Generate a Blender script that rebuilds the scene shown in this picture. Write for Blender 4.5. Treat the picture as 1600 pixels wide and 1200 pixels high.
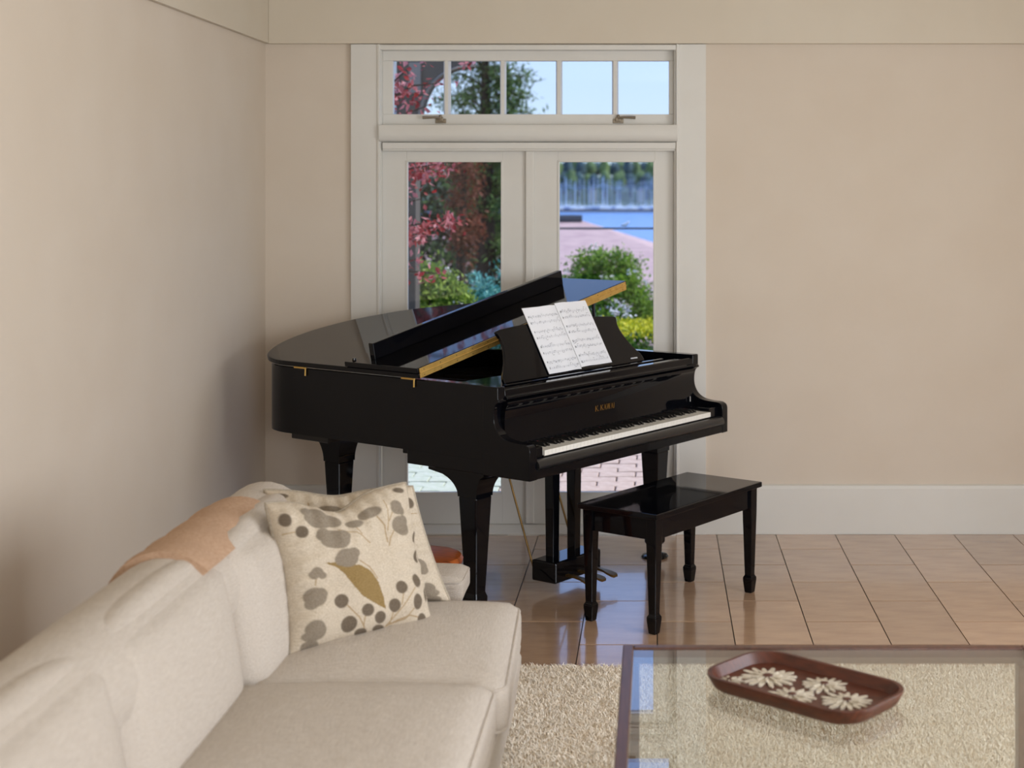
import bpy, bmesh, math, random
import numpy as np
from mathutils import Vector, Matrix

for o in list(bpy.data.objects):
    bpy.data.objects.remove(o)
sc = bpy.context.scene
C = sc.collection
R = math.radians
random.seed(7)

# ------------------------------------------------------------------ camera
F, CX, CY, H = 2300.0, 1027.0, 295.0, 1.78      # focal length in px, vanishing point, eye height
cam = bpy.data.cameras.new('camera'); camo = bpy.data.objects.new('camera', cam); C.objects.link(camo)
camo.location = (0, 0, H); camo.rotation_euler = (R(90), 0, 0)
cam.sensor_fit = 'HORIZONTAL'; cam.sensor_width = 36; cam.lens = 36 * F / 1600
cam.shift_x = (800 - CX) / 1600; cam.shift_y = -(600 - CY) / 1600
cam.clip_start = .05; cam.clip_end = 3000
cam.dof.use_dof = True; cam.dof.focus_distance = 5.9; cam.dof.aperture_fstop = 2.9
sc.camera = camo

# ------------------------------------------------------------------ sky, sun, unseen room fill lights, exposure
w = bpy.data.worlds.new('world'); sc.world = w; w.use_nodes = True
nt = w.node_tree; nt.nodes.clear()
wo = nt.nodes.new('ShaderNodeOutputWorld'); bg = nt.nodes.new('ShaderNodeBackground')
tc = nt.nodes.new('ShaderNodeTexCoord'); sx = nt.nodes.new('ShaderNodeSeparateXYZ'); cr = nt.nodes.new('ShaderNodeValToRGB')
nt.links.new(tc.outputs['Generated'], sx.inputs[0]); nt.links.new(sx.outputs['Z'], cr.inputs[0])
nt.links.new(cr.outputs[0], bg.inputs[0]); nt.links.new(bg.outputs[0], wo.inputs[0])
cr.color_ramp.elements[0].position = 0.0; cr.color_ramp.elements[0].color = (.70, .87, 1.0, 1)
cr.color_ramp.elements[1].position = .6; cr.color_ramp.elements[1].color = (.26, .46, .95, 1)
_e = cr.color_ramp.elements.new(.18); _e.color = (.5, .74, 1.35, 1)
bg.inputs[1].default_value = 1.0
sun = bpy.data.lights.new('sun', 'SUN'); sun.energy = 3.8; sun.angle = R(.6); sun.color = (1, .95, .86)
suno = bpy.data.objects.new('sun', sun); C.objects.link(suno)
suno.rotation_euler = Vector((-.62, -.08, -.78)).to_track_quat('-Z', 'Y').to_euler()

def fill_light(name, loc, aim, sx_, sy_, power, col):
    l = bpy.data.lights.new(name, 'AREA'); l.shape = 'RECTANGLE'; l.size = sx_; l.size_y = sy_; l.energy = power; l.color = col
    o = bpy.data.objects.new(name, l); C.objects.link(o); o.location = loc
    o.rotation_euler = Vector(aim).to_track_quat('-Z', 'Y').to_euler()
fill_light('added_fill', (1.62, -2.36, 1.65), (0, 1, 0), 2.5, 1.9, 135, (.97, .98, 1))  # area light added out of view behind the camera to brighten the room
fill_light('added_fill', (3.02, 3.5, 1.6), (-1, 0, 0), 2.6, 1.7, 96, (.94, .97, 1))  # key area light added out of view on the right
sc.view_settings.view_transform = 'Standard'; sc.view_settings.look = 'None'
sc.view_settings.gamma = 1; sc.view_settings.use_curve_mapping = False
sc.view_settings.exposure = 0.13

# ------------------------------------------------------------------ helpers
def lin(h):
    h = h.lstrip('#'); c = [int(h[i:i + 2], 16) / 255 for i in (0, 2, 4)]
    return tuple((x / 12.92 if x <= .04045 else ((x + .055) / 1.055) ** 2.4) for x in c) + (1,)

class MB:
    def __init__(s): s.v = []; s.f = []
    def add(s, vs, fs):
        n = len(s.v); s.v += [tuple(p) for p in vs]; s.f += [tuple(i + n for i in f) for f in fs]; return s
    def box(s, x0, x1, y0, y1, z0, z1):
        return s.add([(x0, y0, z0), (x1, y0, z0), (x1, y1, z0), (x0, y1, z0), (x0, y0, z1), (x1, y0, z1), (x1, y1, z1), (x0, y1, z1)],
                     [(0, 3, 2, 1), (4, 5, 6, 7), (0, 1, 5, 4), (1, 2, 6, 5), (2, 3, 7, 6), (3, 0, 4, 7)])
    def prism(s, pts, off):
        n = len(pts); q = [tuple(a + b for a, b in zip(p, off)) for p in pts]
        return s.add(list(pts) + q, [tuple(range(n))[::-1], tuple(range(n, 2 * n))] + [(i, (i + 1) % n, n + (i + 1) % n, n + i) for i in range(n)])
    def loft(s, secs, cap=True):
        n = len(secs[0]); vs = [p for q in secs for p in q]; fs = []
        for k in range(len(secs) - 1):
            for i in range(n):
                j = (i + 1) % n
                fs.append((k * n + i, k * n + j, (k + 1) * n + j, (k + 1) * n + i))
        if cap: fs += [tuple(range(n))[::-1], tuple(range((len(secs) - 1) * n, len(secs) * n))]
        return s.add(vs, fs)
    def tube(s, path, r, n=8, closed=False):
        P = [Vector(p) for p in path]; m = len(P); rs = r if isinstance(r, (list, tuple)) else [r] * m; secs = []
        up = Vector((0, 0, 1)); prev = None
        for i in range(m):
            a = P[i - 1] if (i > 0 or closed) else P[i]; b = P[(i + 1) % m] if (i < m - 1 or closed) else P[i]
            t = (b - a).normalized()
            if prev is None:
                x = t.cross(up)
                if x.length < .1: x = t.cross(Vector((1, 0, 0)))
            else:
                x = prev - t * prev.dot(t)
            x.normalize(); prev = x; y = t.cross(x)
            secs.append([P[i] + (x * math.cos(k * 2 * math.pi / n) + y * math.sin(k * 2 * math.pi / n)) * rs[i] for k in range(n)])
        if closed:
            secs.append(secs[0]); return s.loft(secs, False)
        return s.loft(secs)
    def lathe(s, prof, c=(0, 0, 0), n=24):
        return s.loft([[(c[0] + r * math.cos(k * 2 * math.pi / n), c[1] + r * math.sin(k * 2 * math.pi / n), c[2] + z) for k in range(n)] for r, z in prof])
    def mesh(s, name, smooth=None, recalc=True):
        me = bpy.data.meshes.new(name); me.from_pydata(s.v, [], s.f)
        if recalc:
            bm = bmesh.new(); bm.from_mesh(me); bmesh.ops.recalc_face_normals(bm, faces=bm.faces[:]); bm.to_mesh(me); bm.free()
        if smooth:
            me.polygons.foreach_set('use_smooth', [True] * len(me.polygons)); me.set_sharp_from_angle(angle=R(smooth))
        me.update(); return me

def link(name, me, m=None, parent=None, loc=None, rot=None):
    o = bpy.data.objects.new(name, me); C.objects.link(o)
    if m and me and not me.materials: me.materials.append(m)
    if parent: o.parent = parent
    if loc: o.location = loc
    if rot: o.rotation_euler = rot
    return o
def obj(name, mb, m, parent=None, smooth=None, bevel=0, seg=2, loc=None, rot=None):
    o = link(name, mb.mesh(name, smooth), m, parent, loc, rot)
    if bevel:
        b = o.modifiers.new('bevel', 'BEVEL'); b.width = bevel; b.segments = seg; b.limit_method = 'ANGLE'; b.angle_limit = R(40)
    return o
def tag(o, label, cat, group=None):
    o['label'] = label; o['category'] = cat
    if group: o['group'] = group
    return o
def thing(name, label, cat, loc=(0, 0, 0), rz=0, group=None):
    o = link(name, None, None, None, loc, (0, 0, rz)); return tag(o, label, cat, group)
def struct(o):
    o['kind'] = 'structure'; return o
def stuff(o):
    o['kind'] = 'stuff'; return o
def WX(px, Y=7.58): return (px - CX) * Y / F
def WZ(py, Y=7.58): return H - (py - CY) * Y / F
def spline(pts, n=6, closed=False):
    P = [np.array(p, float) for p in pts]; m = len(P); out = []
    rng_ = range(m if closed else m - 1)
    for i in rng_:
        g = (lambda k: P[k % m]) if closed else (lambda k: P[min(max(k, 0), m - 1)])
        p0, p1, p2, p3 = g(i - 1), g(i), g(i + 1), g(i + 2)
        for k in range(n):
            t = k / n
            out.append(tuple(.5 * (2 * p1 + (p2 - p0) * t + (2 * p0 - 5 * p1 + 4 * p2 - p3) * t * t + (3 * p1 - p0 - 3 * p2 + p3) * t ** 3)))
    if not closed: out.append(tuple(P[-1]))
    return out

# ------------------------------------------------------------------ materials
def mat(name, col, rough=.5, metal=0, spec=.5, col2=None, nscale=20, bump=0, bscale=80, coat=0, tint=None, sub=0, stretch=None, detail=4):
    m = bpy.data.materials.new(name); m.use_nodes = True; n = m.node_tree.nodes; L = m.node_tree.links
    b = n['Principled BSDF']; c = lin(col) if isinstance(col, str) else tuple(col) + (1,)
    b.inputs['Base Color'].default_value = c; b.inputs['Roughness'].default_value = rough; b.inputs['Metallic'].default_value = metal
    b.inputs['Specular IOR Level'].default_value = spec
    if coat: b.inputs['Coat Weight'].default_value = coat; b.inputs['Coat Roughness'].default_value = .03
    co = n.new('ShaderNodeTexCoord'); vec = co.outputs['Object']
    if stretch:
        mp = n.new('ShaderNodeMapping'); mp.inputs['Scale'].default_value = stretch; L.new(vec, mp.inputs[0]); vec = mp.outputs[0]
    if col2:
        mix = n.new('ShaderNodeMix'); mix.data_type = 'RGBA'; mix.inputs[6].default_value = c
        mix.inputs[7].default_value = lin(col2) if isinstance(col2, str) else tuple(col2) + (1,)
        if tint:
            a = n.new('ShaderNodeAttribute'); a.attribute_name = tint; L.new(a.outputs['Fac'], mix.inputs[0])
        else:
            t = n.new('ShaderNodeTexNoise'); t.inputs['Scale'].default_value = nscale; t.inputs['Detail'].default_value = detail
            r = n.new('ShaderNodeMapRange'); r.inputs[1].default_value = .3; r.inputs[2].default_value = .7
            L.new(vec, t.inputs['Vector']); L.new(t.outputs[0], r.inputs[0]); L.new(r.outputs[0], mix.inputs[0])
        L.new(mix.outputs[2], b.inputs['Base Color'])
    if bump:
        t = n.new('ShaderNodeTexNoise'); t.inputs['Scale'].default_value = bscale; t.inputs['Detail'].default_value = 3
        L.new(vec, t.inputs['Vector'])
        bp = n.new('ShaderNodeBump'); bp.inputs['Strength'].default_value = bump; bp.inputs['Distance'].default_value = .01
        L.new(t.outputs[0], bp.inputs['Height']); L.new(bp.outputs[0], b.inputs['Normal'])
    return m
def linen(name, col, col2, attr=False):
    m = mat(name, col, .9, spec=.2); n = m.node_tree.nodes; L = m.node_tree.links; b = n['Principled BSDF']
    co = n.new('ShaderNodeTexCoord'); vals = []
    for sc_ in ((420, 30, 420), (30, 420, 420), (90, 90, 8)):
        mp = n.new('ShaderNodeMapping'); mp.inputs['Scale'].default_value = sc_; L.new(co.outputs['Object'], mp.inputs[0])
        t = n.new('ShaderNodeTexNoise'); t.inputs['Scale'].default_value = 1; t.inputs['Detail'].default_value = 2; L.new(mp.outputs[0], t.inputs['Vector']); vals.append(t.outputs[0])
    ad = n.new('ShaderNodeMath'); ad.operation = 'ADD'; L.new(vals[0], ad.inputs[0]); L.new(vals[1], ad.inputs[1])
    r = n.new('ShaderNodeMapRange'); r.inputs[1].default_value = .7; r.inputs[2].default_value = 1.3; L.new(ad.outputs[0], r.inputs[0])
    mix = n.new('ShaderNodeMix'); mix.data_type = 'RGBA'; L.new(r.outputs[0], mix.inputs[0])
    mix.inputs[6].default_value = lin(col); mix.inputs[7].default_value = lin(col2)
    if attr:
        a = n.new('ShaderNodeAttribute'); a.attribute_name = 'print'
        mul = n.new('ShaderNodeMix'); mul.data_type = 'RGBA'; mul.blend_type = 'MULTIPLY'; mul.inputs[0].default_value = 1
        L.new(a.outputs['Color'], mul.inputs[6]); L.new(mix.outputs[2], mul.inputs[7]); L.new(mul.outputs[2], b.inputs['Base Color'])
    else: L.new(mix.outputs[2], b.inputs['Base Color'])
    wr = n.new('ShaderNodeTexNoise'); wr.inputs['Scale'].default_value = 9; wr.inputs['Detail'].default_value = 5; L.new(co.outputs['Object'], wr.inputs['Vector'])
    ml = n.new('ShaderNodeMath'); ml.operation = 'MULTIPLY'; ml.inputs[1].default_value = 4; L.new(wr.outputs[0], ml.inputs[0])
    a2 = n.new('ShaderNodeMath'); a2.operation = 'ADD'; L.new(ad.outputs[0], a2.inputs[0]); L.new(ml.outputs[0], a2.inputs[1])
    bp = n.new('ShaderNodeBump'); bp.inputs['Strength'].default_value = .35; bp.inputs['Distance'].default_value = .006
    L.new(a2.outputs[0], bp.inputs['Height']); L.new(bp.outputs[0], b.inputs['Normal'])
    return m
def glass(name, tint=(1, 1, 1), refl=1.0, ior=1.5):
    m = bpy.data.materials.new(name); m.use_nodes = True; n = m.node_tree.nodes; L = m.node_tree.links; n.clear()
    o = n.new('ShaderNodeOutputMaterial'); t = n.new('ShaderNodeBsdfTransparent'); g = n.new('ShaderNodeBsdfGlossy'); mx = n.new('ShaderNodeMixShader')
    t.inputs[0].default_value = tint + (1,); g.inputs['Roughness'].default_value = 0; g.inputs[0].default_value = (1, 1, 1, 1)
    ge = n.new('ShaderNodeNewGeometry'); dt = n.new('ShaderNodeVectorMath'); dt.operation = 'DOT_PRODUCT'; L.new(ge.outputs['Incoming'], dt.inputs[0]); L.new(ge.outputs['Normal'], dt.inputs[1])
    def mth(op, a_, b_=None):
        k = n.new('ShaderNodeMath'); k.operation = op
        for i, v in enumerate((a_, b_)):
            if v is None: continue
            if isinstance(v, (int, float)): k.inputs[i].default_value = v
            else: L.new(v, k.inputs[i])
        return k.outputs[0]
    f0 = ((ior - 1) / (ior + 1)) ** 2            # Schlick, the same from both sides of the sheet
    p5 = mth('POWER', mth('SUBTRACT', 1, mth('ABSOLUTE', dt.outputs['Value'])), 5)
    L.new(mth('MULTIPLY', mth('ADD', mth('MULTIPLY', p5, 1 - f0), f0), refl), mx.inputs[0])
    L.new(t.outputs[0], mx.inputs[1]); L.new(g.outputs[0], mx.inputs[2]); L.new(mx.outputs[0], o.inputs[0])
    return m
def leafmat(name, a, b_, tr=.35, rough=.45):
    m = mat(name, a, rough, col2=b_, tint='tint', spec=.35); n = m.node_tree.nodes; L = m.node_tree.links
    p = n['Principled BSDF']; o = n['Material Output']; t = n.new('ShaderNodeBsdfTranslucent'); mx = n.new('ShaderNodeMixShader'); mx.inputs[0].default_value = tr
    L.new(p.inputs['Base Color'].links[0].from_socket, t.inputs[0]); L.new(p.outputs[0], mx.inputs[1]); L.new(t.outputs[0], mx.inputs[2]); L.new(mx.outputs[0], o.inputs[0])
    return m
M = {}
M['wall'] = mat('cream_wall_paint', '#d5c9ba', .75, spec=.25, col2='#d2c5b5', nscale=3, bump=.04, bscale=300)
M['trim'] = mat('cream_trim_paint', '#dad8d2', .45, spec=.35, col2='#d7d4cd', nscale=4)
M['frieze'] = mat('cream_frieze_paint', '#d3c9b8', .55, spec=.3, col2='#d0c5b3', nscale=3)
M['ceil'] = mat('ceiling_paint', '#ece6da', .8)
M['grout'] = mat('grout', '#3f3632', .85, col2='#484039', nscale=60)
def tile_mat():
    m = mat('brown_tile', '#c4a283', .17, spec=.9, coat=.5, col2='#b08e74', nscale=5, bump=.06, bscale=35, stretch=(1, 2.5, 1))
    n = m.node_tree.nodes; L = m.node_tree.links; b = n['Principled BSDF']; src = b.inputs['Base Color'].links[0].from_socket
    oi = n.new('ShaderNodeObjectInfo'); r = n.new('ShaderNodeMapRange'); r.inputs[3].default_value = .86; r.inputs[4].default_value = 1.1
    L.new(oi.outputs['Random'], r.inputs[0]); mul = n.new('ShaderNodeMix'); mul.data_type = 'RGBA'; mul.blend_type = 'MULTIPLY'; mul.inputs[0].default_value = 1
    L.new(src, mul.inputs[6]); L.new(r.outputs[0], mul.inputs[7]); L.new(mul.outputs[2], b.inputs['Base Color']); return m
M['tile'] = tile_mat()
M['glass'] = glass('window_glass', (.97, .98, .98), .55)
M['tglass'] = glass('table_glass', (.93, .95, .92), 1.5, 1.52)
M['black'] = mat('black_lacquer', (.0028, .003, .0045), .045)
M['black'].node_tree.nodes['Principled BSDF'].inputs['IOR'].default_value = 1.32
M['blacks'] = mat('black_satin', (.008, .008, .009), .22, spec=.5)
M['slip'] = mat('sheen_black_satin', (.012, .012, .013), .3, spec=.7)  # lighter base and gloss put the reflected sheen on the keyslip
M['ivory'] = mat('ivory_key', '#e9e6de', .25)
M['ebony'] = mat('ebony_key', (.008, .008, .008), .3)
M['brass'] = mat('brass', '#dcb566', .35, .55, col2='#cba154', nscale=40)
M['dull'] = mat('dull_brass', '#8f7346', .42, .9, col2='#7d623a', nscale=30)
M['gold'] = mat('gold_lettering', '#9a7438', .4, .7)
M['plate'] = mat('gold_iron_plate', '#7d5a2c', .45, .5, col2='#6b4c25', nscale=30)
M['steel'] = mat('steel', '#c4c2be', .3, 1)
M['latch'] = mat('dull_bronze', '#8d8271', .45, .7)
M['redfelt'] = mat('red_felt', '#5c1518', .95, bump=.2, bscale=400)
M['pinwood'] = mat('dark_maple', '#4a2f1b', .5, col2='#3a2414', nscale=10, stretch=(1, 12, 1))
M['paper'] = mat('paper', '#eceef4', .7, spec=.2)
M['ink'] = mat('ink', '#4a4a52', .8)
M['inkl'] = mat('ink_line', '#b5b8c0', .8)
M['rug'] = mat('cream_wool', '#fff8ec', .95, spec=.1, col2='#e8d4b8', tint='tint')
M['rugb'] = mat('rug_backing', '#e0cdb2', .95, col2='#cdb99c', nscale=80)
M['linen'] = linen('beige_linen', '#cdc4b9', '#b9aea2')
M['print'] = linen('printed_linen', '#ffffff', '#d9d4cc', True)
M['throw'] = mat('tan_throw', '#c8a88e', .95, spec=.1, col2='#b8977c', nscale=120, bump=.5, bscale=300)
M['wood'] = mat('dark_walnut', '#5d3a2c', .28, col2='#47291f', nscale=6, stretch=(14, 1.2, 14), spec=.5)
M['tray'] = mat('carved_rosewood', '#5c2a17', .4, col2='#3f1b0e', nscale=9, stretch=(2, 12, 4))
M['orange'] = mat('orange_wood', '#b05c24', .3, col2='#703312', nscale=7, stretch=(2, 9, 2))
M['petal'] = mat('shell_inlay', '#d8cfbe', .5, col2='#b5a994', nscale=60)
M['oak'] = mat('stool_leg_wood', '#b06a3a', .4, col2='#8f5229', nscale=8, stretch=(9, 9, 1))
# outdoors
M['pink'] = mat('pink_paver', '#d6bfb2', .85, col2='#c2a698', nscale=18, bump=.3, bscale=50)
M['pale'] = mat('overexposed_paver', '#d4d6c8', .85, col2='#bcc4ac', nscale=18, bump=.3, bscale=50)  # pale tone paints the overexposed glare on the left pavers
M['sand'] = mat('joint_sand', '#6f5d50', .95, col2='#55483e', nscale=40)
M['soil'] = mat('garden_soil', '#3a3a26', .95, col2='#2a3018', nscale=4)
M['leafg'] = leafmat('rhododendron_leaf', '#2f5a1e', '#b7cf5a')
M['leafd'] = leafmat('conifer_needle', '#2a5230', '#7d9a4a', .25)
M['leaft'] = leafmat('teal_leaf', '#1f6a5e', '#8fd8d0')
M['leafr'] = leafmat('red_maple_leaf', '#9c1622', '#f6b0b4', .45)  # pale pink second tint paints sparkle on some leaves
M['leafo'] = leafmat('rust_leaf', '#5a2c1c', '#a2563a', .3)
M['leafy'] = leafmat('sunlit_box_leaf', '#8fa812', '#f2e53a', .3)  # sunlit yellow painted into the hedge-top leaves
M['leafb'] = leafmat('shrub_leaf', '#33601a', '#a8cc4a')
M['leafh'] = leafmat('yew_leaf', '#0e2014', '#2b4726', .1)
M['flower'] = leafmat('white_petal', '#e6d6dc', '#ffffff', .3)
M['bark'] = mat('bark', '#3b2a20', .9, col2='#241913', nscale=12, bump=.5, bscale=30)
M['eave'] = mat('grey_stucco', '#5b544c', .8, col2='#524b44', nscale=6)
M['eave2'] = mat('light_grey_board', '#857f78', .7)
M['pipe'] = mat('painted_pipe', '#aab6c0', .5)
M['roof'] = mat('pink_roof_tile', '#cfb2b0', .85, col2='#b79a9c', nscale=3, stretch=(1, 1, 8))
M['stucco'] = mat('stucco', '#cfc3b5', .85)
M['water'] = mat('sea_water', '#4a83cc', .25, col2='#5b92d8', nscale=.05, bump=.25, bscale=.6)
M['rock'] = mat('breakwater_rock', '#2b303c', .9, col2='#434955', nscale=1)
M['hill'] = mat('far_meadow', '#44573f', .95, col2='#334836', nscale=.02)
M['fart'] = mat('far_tree', '#3f5a45', .95, col2='#7b9350', nscale=.12, bump=.6, bscale=.3)
M['farb'] = mat('far_hazed_tree', '#314a58', .95, col2='#4c6a68', nscale=.12, bump=.6, bscale=.3)  # bluish tone puts atmospheric haze into the tree colour
M['boat'] = mat('boat_white', '#dfe6ee', .4)
M['boatb'] = mat('boat_blue', '#3f6fa8', .4)
M['mast'] = mat('mast_alloy', '#b9cbe0', .5)
M['rail'] = mat('dark_rail', '#3a3f48', .5)

# ------------------------------------------------------------------ room shell
XL, XR, YB, YF, ZC = -2.024, 3.1, 7.60, -2.45, 3.05
fl = struct(obj('floor', MB().box(XL - .2, XR + .2, YF - .2, YB + .12, -.2, -.006), M['grout']))
tm = MB().box(.0022, .3028, .0045, .6055, -.02, 0).mesh('tile'); tm.materials.append(M['tile'])
cut = {}
for c in range(-7, 11):
    off = 6.052 if c % 2 == 0 else 5.758 + .305 - .01
    off = 6.052 if c % 2 == 0 else 6.357
    for r_ in range(-7, 4):
        y0 = off + r_ * .61; x0 = c * .305
        x1 = min(x0 + .305, XR); xa = max(x0, XL); y1 = min(y0 + .61, YB)
        if x1 - xa < .02 or y1 - y0 < .02: continue
        if abs(x1 - xa - .305) < 1e-4 and abs(y1 - y0 - .61) < 1e-4: link('tile', tm, None, fl, (x0, y0, 0))
        else:
            k = (round(x1 - xa, 3), round(y1 - y0, 3))
            if k not in cut:
                cut[k] = MB().box(.0015, k[0] - .0015, .002, k[1] - .002, -.02, 0).mesh('tile'); cut[k].materials.append(M['tile'])
            link('tile', cut[k], None, fl, (xa, y0, 0))
OX0, OX1, OZ = WX(589), WX(1060), WZ(70)
struct(obj('wall_back', MB().box(XL - .2, OX0, YB, YB + .14, 0, ZC).box(OX1, XR + .2, YB, YB + .14, 0, ZC).box(OX0, OX1, YB, YB + .14, OZ, ZC), M['wall']))
# side and rear walls; openings added for the fill lights
struct(obj('wall_left', MB().box(XL - .15, XL, YF, YB + .14, 0, ZC), M['wall']))
struct(obj('wall_right', MB().box(XR, XR + .15, YF, 2.2, 0, ZC).box(XR, XR + .15, 4.8, YB + .14, 0, ZC).box(XR, XR + .15, 2.2, 4.8, 0, .75).box(XR, XR + .15, 2.2, 4.8, 2.45, ZC), M['wall']))
struct(obj('wall_rear', MB().box(XL - .15, .35, YF - .15, YF, 0, ZC).box(2.9, XR + .15, YF - .15, YF, 0, ZC).box(.35, 2.9, YF - .15, YF, 0, .7).box(.35, 2.9, YF - .15, YF, 2.6, ZC), M['wall']))
struct(obj('ceiling', MB().box(XL - .2, XR + .2, YF - .2, YB + .2, ZC, ZC + .15), M['ceil']))
def blank_window(name, ax, a0, a1, z0, z1, pos):
    root = struct(link(name, None)); f = MB(); n = 3
    def bx(p, q, zz0, zz1, d0, d1):
        return (p, q, pos + d0, pos + d1, zz0, zz1) if ax == 'x' else (pos + d0, pos + d1, p, q, zz0, zz1)
    for p, q, zz0, zz1 in [(a0, a1, z0, z0 + .06), (a0, a1, z1 - .06, z1), (a0, a0 + .06, z0, z1), (a1 - .06, a1, z0, z1)]: f.box(*bx(p, q, zz0, zz1, 0, .06))
    for i in range(1, n): c_ = a0 + (a1 - a0) * i / n; f.box(*bx(c_ - .025, c_ + .025, z0, z1, 0, .06))
    obj('window_frame', f, M['trim'], root)
    for i in range(n):
        w_ = (a1 - a0) / n; obj('pane', MB().box(*bx(a0 + i * w_ + .02, a0 + (i + 1) * w_ - .02, z0 + .03, z1 - .03, .025, .032)), M['glass'], root)
blank_window('added_window_2', 'y', 2.2, 4.8, .75, 2.45, XR + .06)  # window added out of view to dress the right area light
blank_window('added_window_3', 'x', .35, 2.9, .7, 2.6, YF - .12)  # window added out of view to dress the rear area light
# frieze, casings, baseboards
struct(obj('trim_1', MB().box(XL + .025, XR, 7.566, YB, WZ(68, 7.566), ZC), M['frieze'], bevel=.003))
struct(obj('trim_2', MB().box(XL, XL + .025, YF, YB, WZ(68, 7.59), ZC), M['frieze'], bevel=.003))
def casing(name, x0, x1, inner):
    s = 1 if inner == x1 else -1
    a, b_ = inner - s * (x1 - x0), inner
    pts = [(a, YB, 0), (a, 7.574, 0), (b_ - s * .016, 7.574, 0), (b_ - s * .014, 7.568, 0), (b_ - s * .004, 7.566, 0), (b_, 7.572, 0), (b_, YB, 0)]
    struct(obj(name, MB().prism(pts, (0, 0, WZ(69, 7.574))), M['trim'], bevel=.0015))
casing('trim_3', WX(548, 7.574), WX(594, 7.574), WX(594, 7.574))
casing('trim_4', WX(1056, 7.574), WX(1103, 7.574), WX(1056, 7.574))
struct(obj('trim_5', MB().box(WX(589), WX(1060), 7.572, 7.70, WZ(78, 7.572), OZ), M['trim'], bevel=.003))
def baseboard(name, x0, x1):
    struct(obj(name, MB().prism([(x0, YB, 0), (x0, 7.578, 0), (x0, 7.578, .235), (x0, 7.584, .25), (x0, YB, .255)], (x1 - x0, 0, 0)), M['trim'], bevel=.0015))
baseboard('baseboard_back_left', XL + .022, WX(548, 7.574)); baseboard('baseboard_back_right', WX(1103, 7.574), XR)
struct(obj('baseboard_left', MB().box(XL, XL + .022, YF, YB, 0, .25), M['trim'], bevel=.004))
# jambs
struct(obj('trim_6', MB().box(OX0, OX0 + .022, 7.585, 7.74, 0, OZ).box(OX1 - .022, OX1, 7.585, 7.74, 0, OZ).box(OX0, OX1, 7.64, 7.74, WZ(233, 7.64), WZ(196, 7.64)), M['trim'], bevel=.002))
# rounded sill under the transom and the moulding below it
pts = [(WX(592, 7.555), 7.66, WZ(222, 7.555)), (WX(592, 7.555), 7.565, WZ(221, 7.555)), (WX(592, 7.555), 7.553, WZ(217, 7.555)), (WX(592, 7.555), 7.548, WZ(210, 7.555)), (WX(592, 7.555), 7.55, WZ(198, 7.555)), (WX(592, 7.555), 7.556, WZ(195, 7.555)), (WX(592, 7.555), 7.66, WZ(193, 7.555))]
struct(obj('trim_7', MB().prism(pts, (WX(1059, 7.555) - WX(592, 7.555), 0, 0)), M['trim'], smooth=50))
struct(obj('trim_8', MB().box(WX(597, 7.575), WX(1056, 7.575), 7.575, 7.66, WZ(233, 7.575), WZ(222.5, 7.575)).box(WX(597, 7.58), WX(1056, 7.58), 7.583, 7.66, WZ(236, 7.58), WZ(232, 7.58)), M['trim'], bevel=.004))
# threshold, and pale strips standing in for the line of light at its foot
th = struct(obj('trim_9', MB().prism([(WX(594), 7.78, -.003), (WX(594), 7.555, -.003), (WX(594), 7.555, .012), (WX(594), 7.60, .045), (WX(594), 7.78, .045)], (WX(1056) - WX(594), 0, 0)), M['trim'], bevel=.003))
for a, b_ in ((640, 795), (845, 1020)): obj('bright_line_strip', MB().box(WX(a), WX(b_), 7.547, 7.558, 0, .007), M['steel'], th)
# transom window
t = struct(link('window_1', None)); Y = 7.632
f = MB(); x0, x1 = WX(598, Y), WX(1058, Y); zt, zb = WZ(78, Y), WZ(195, Y)
f.box(x0, x1, Y, Y + .045, WZ(95, Y), zt).box(x0, x1, Y, Y + .045, zb, WZ(178.5, Y)).box(x0, WX(614, Y), Y, Y + .045, WZ(178.5, Y), WZ(95, Y)).box(WX(1045, Y), x1, Y, Y + .045, WZ(178.5, Y), WZ(95, Y))
obj('window_frame', f, M['trim'], t, bevel=.003)
panes = [(614, 692), (703, 780.5), (790, 868), (878, 956), (966, 1045)]
for i in range(4):
    a, b_ = WX(panes[i][1], Y), WX(panes[i + 1][0], Y); c_ = (a + b_) / 2
    z0, z1 = WZ(179, Y), WZ(94.5, Y)
    obj('muntin', MB().prism([(a, Y + .03, z0), (c_ - .009, Y + .002, z0), (c_ + .009, Y + .002, z0), (b_, Y + .03, z0), (b_, Y + .045, z0), (a, Y + .045, z0)], (0, 0, z1 - z0)), M['trim'], t, bevel=.001)
for a, b_ in panes:
    obj('pane', MB().box(WX(a, Y) - .004, WX(b_, Y) + .004, Y + .03, Y + .036, WZ(179.5, Y), WZ(94, Y)), M['glass'], t)
def latch(px, s):
    x, z = WX(px, Y), WZ(187.5, Y); root = obj('latch', MB().box(x - .028, x + .028, Y - .006, Y + .001, z - .017, z + .006).box(x - .014, x + .014, Y - .018, Y - .004, z - .008, z + .014), M['latch'], t, bevel=.003)
    obj('latch_lever', MB().tube([(x, Y - .02, z + .008), (x + s * .03, Y - .026, z + .013), (x + s * .09, Y - .03, z + .011)], [.007, .006, .008], 8), M['latch'], root, smooth=50)
    obj('latch_knob', MB().lathe([(.0, .012), (.008, .012), (.009, .018), (.006, .026), (0, .028)], (x, Y - .014, z), 10), M['latch'], root, smooth=50)
latch(689, -1); latch(966, 1)
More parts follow.
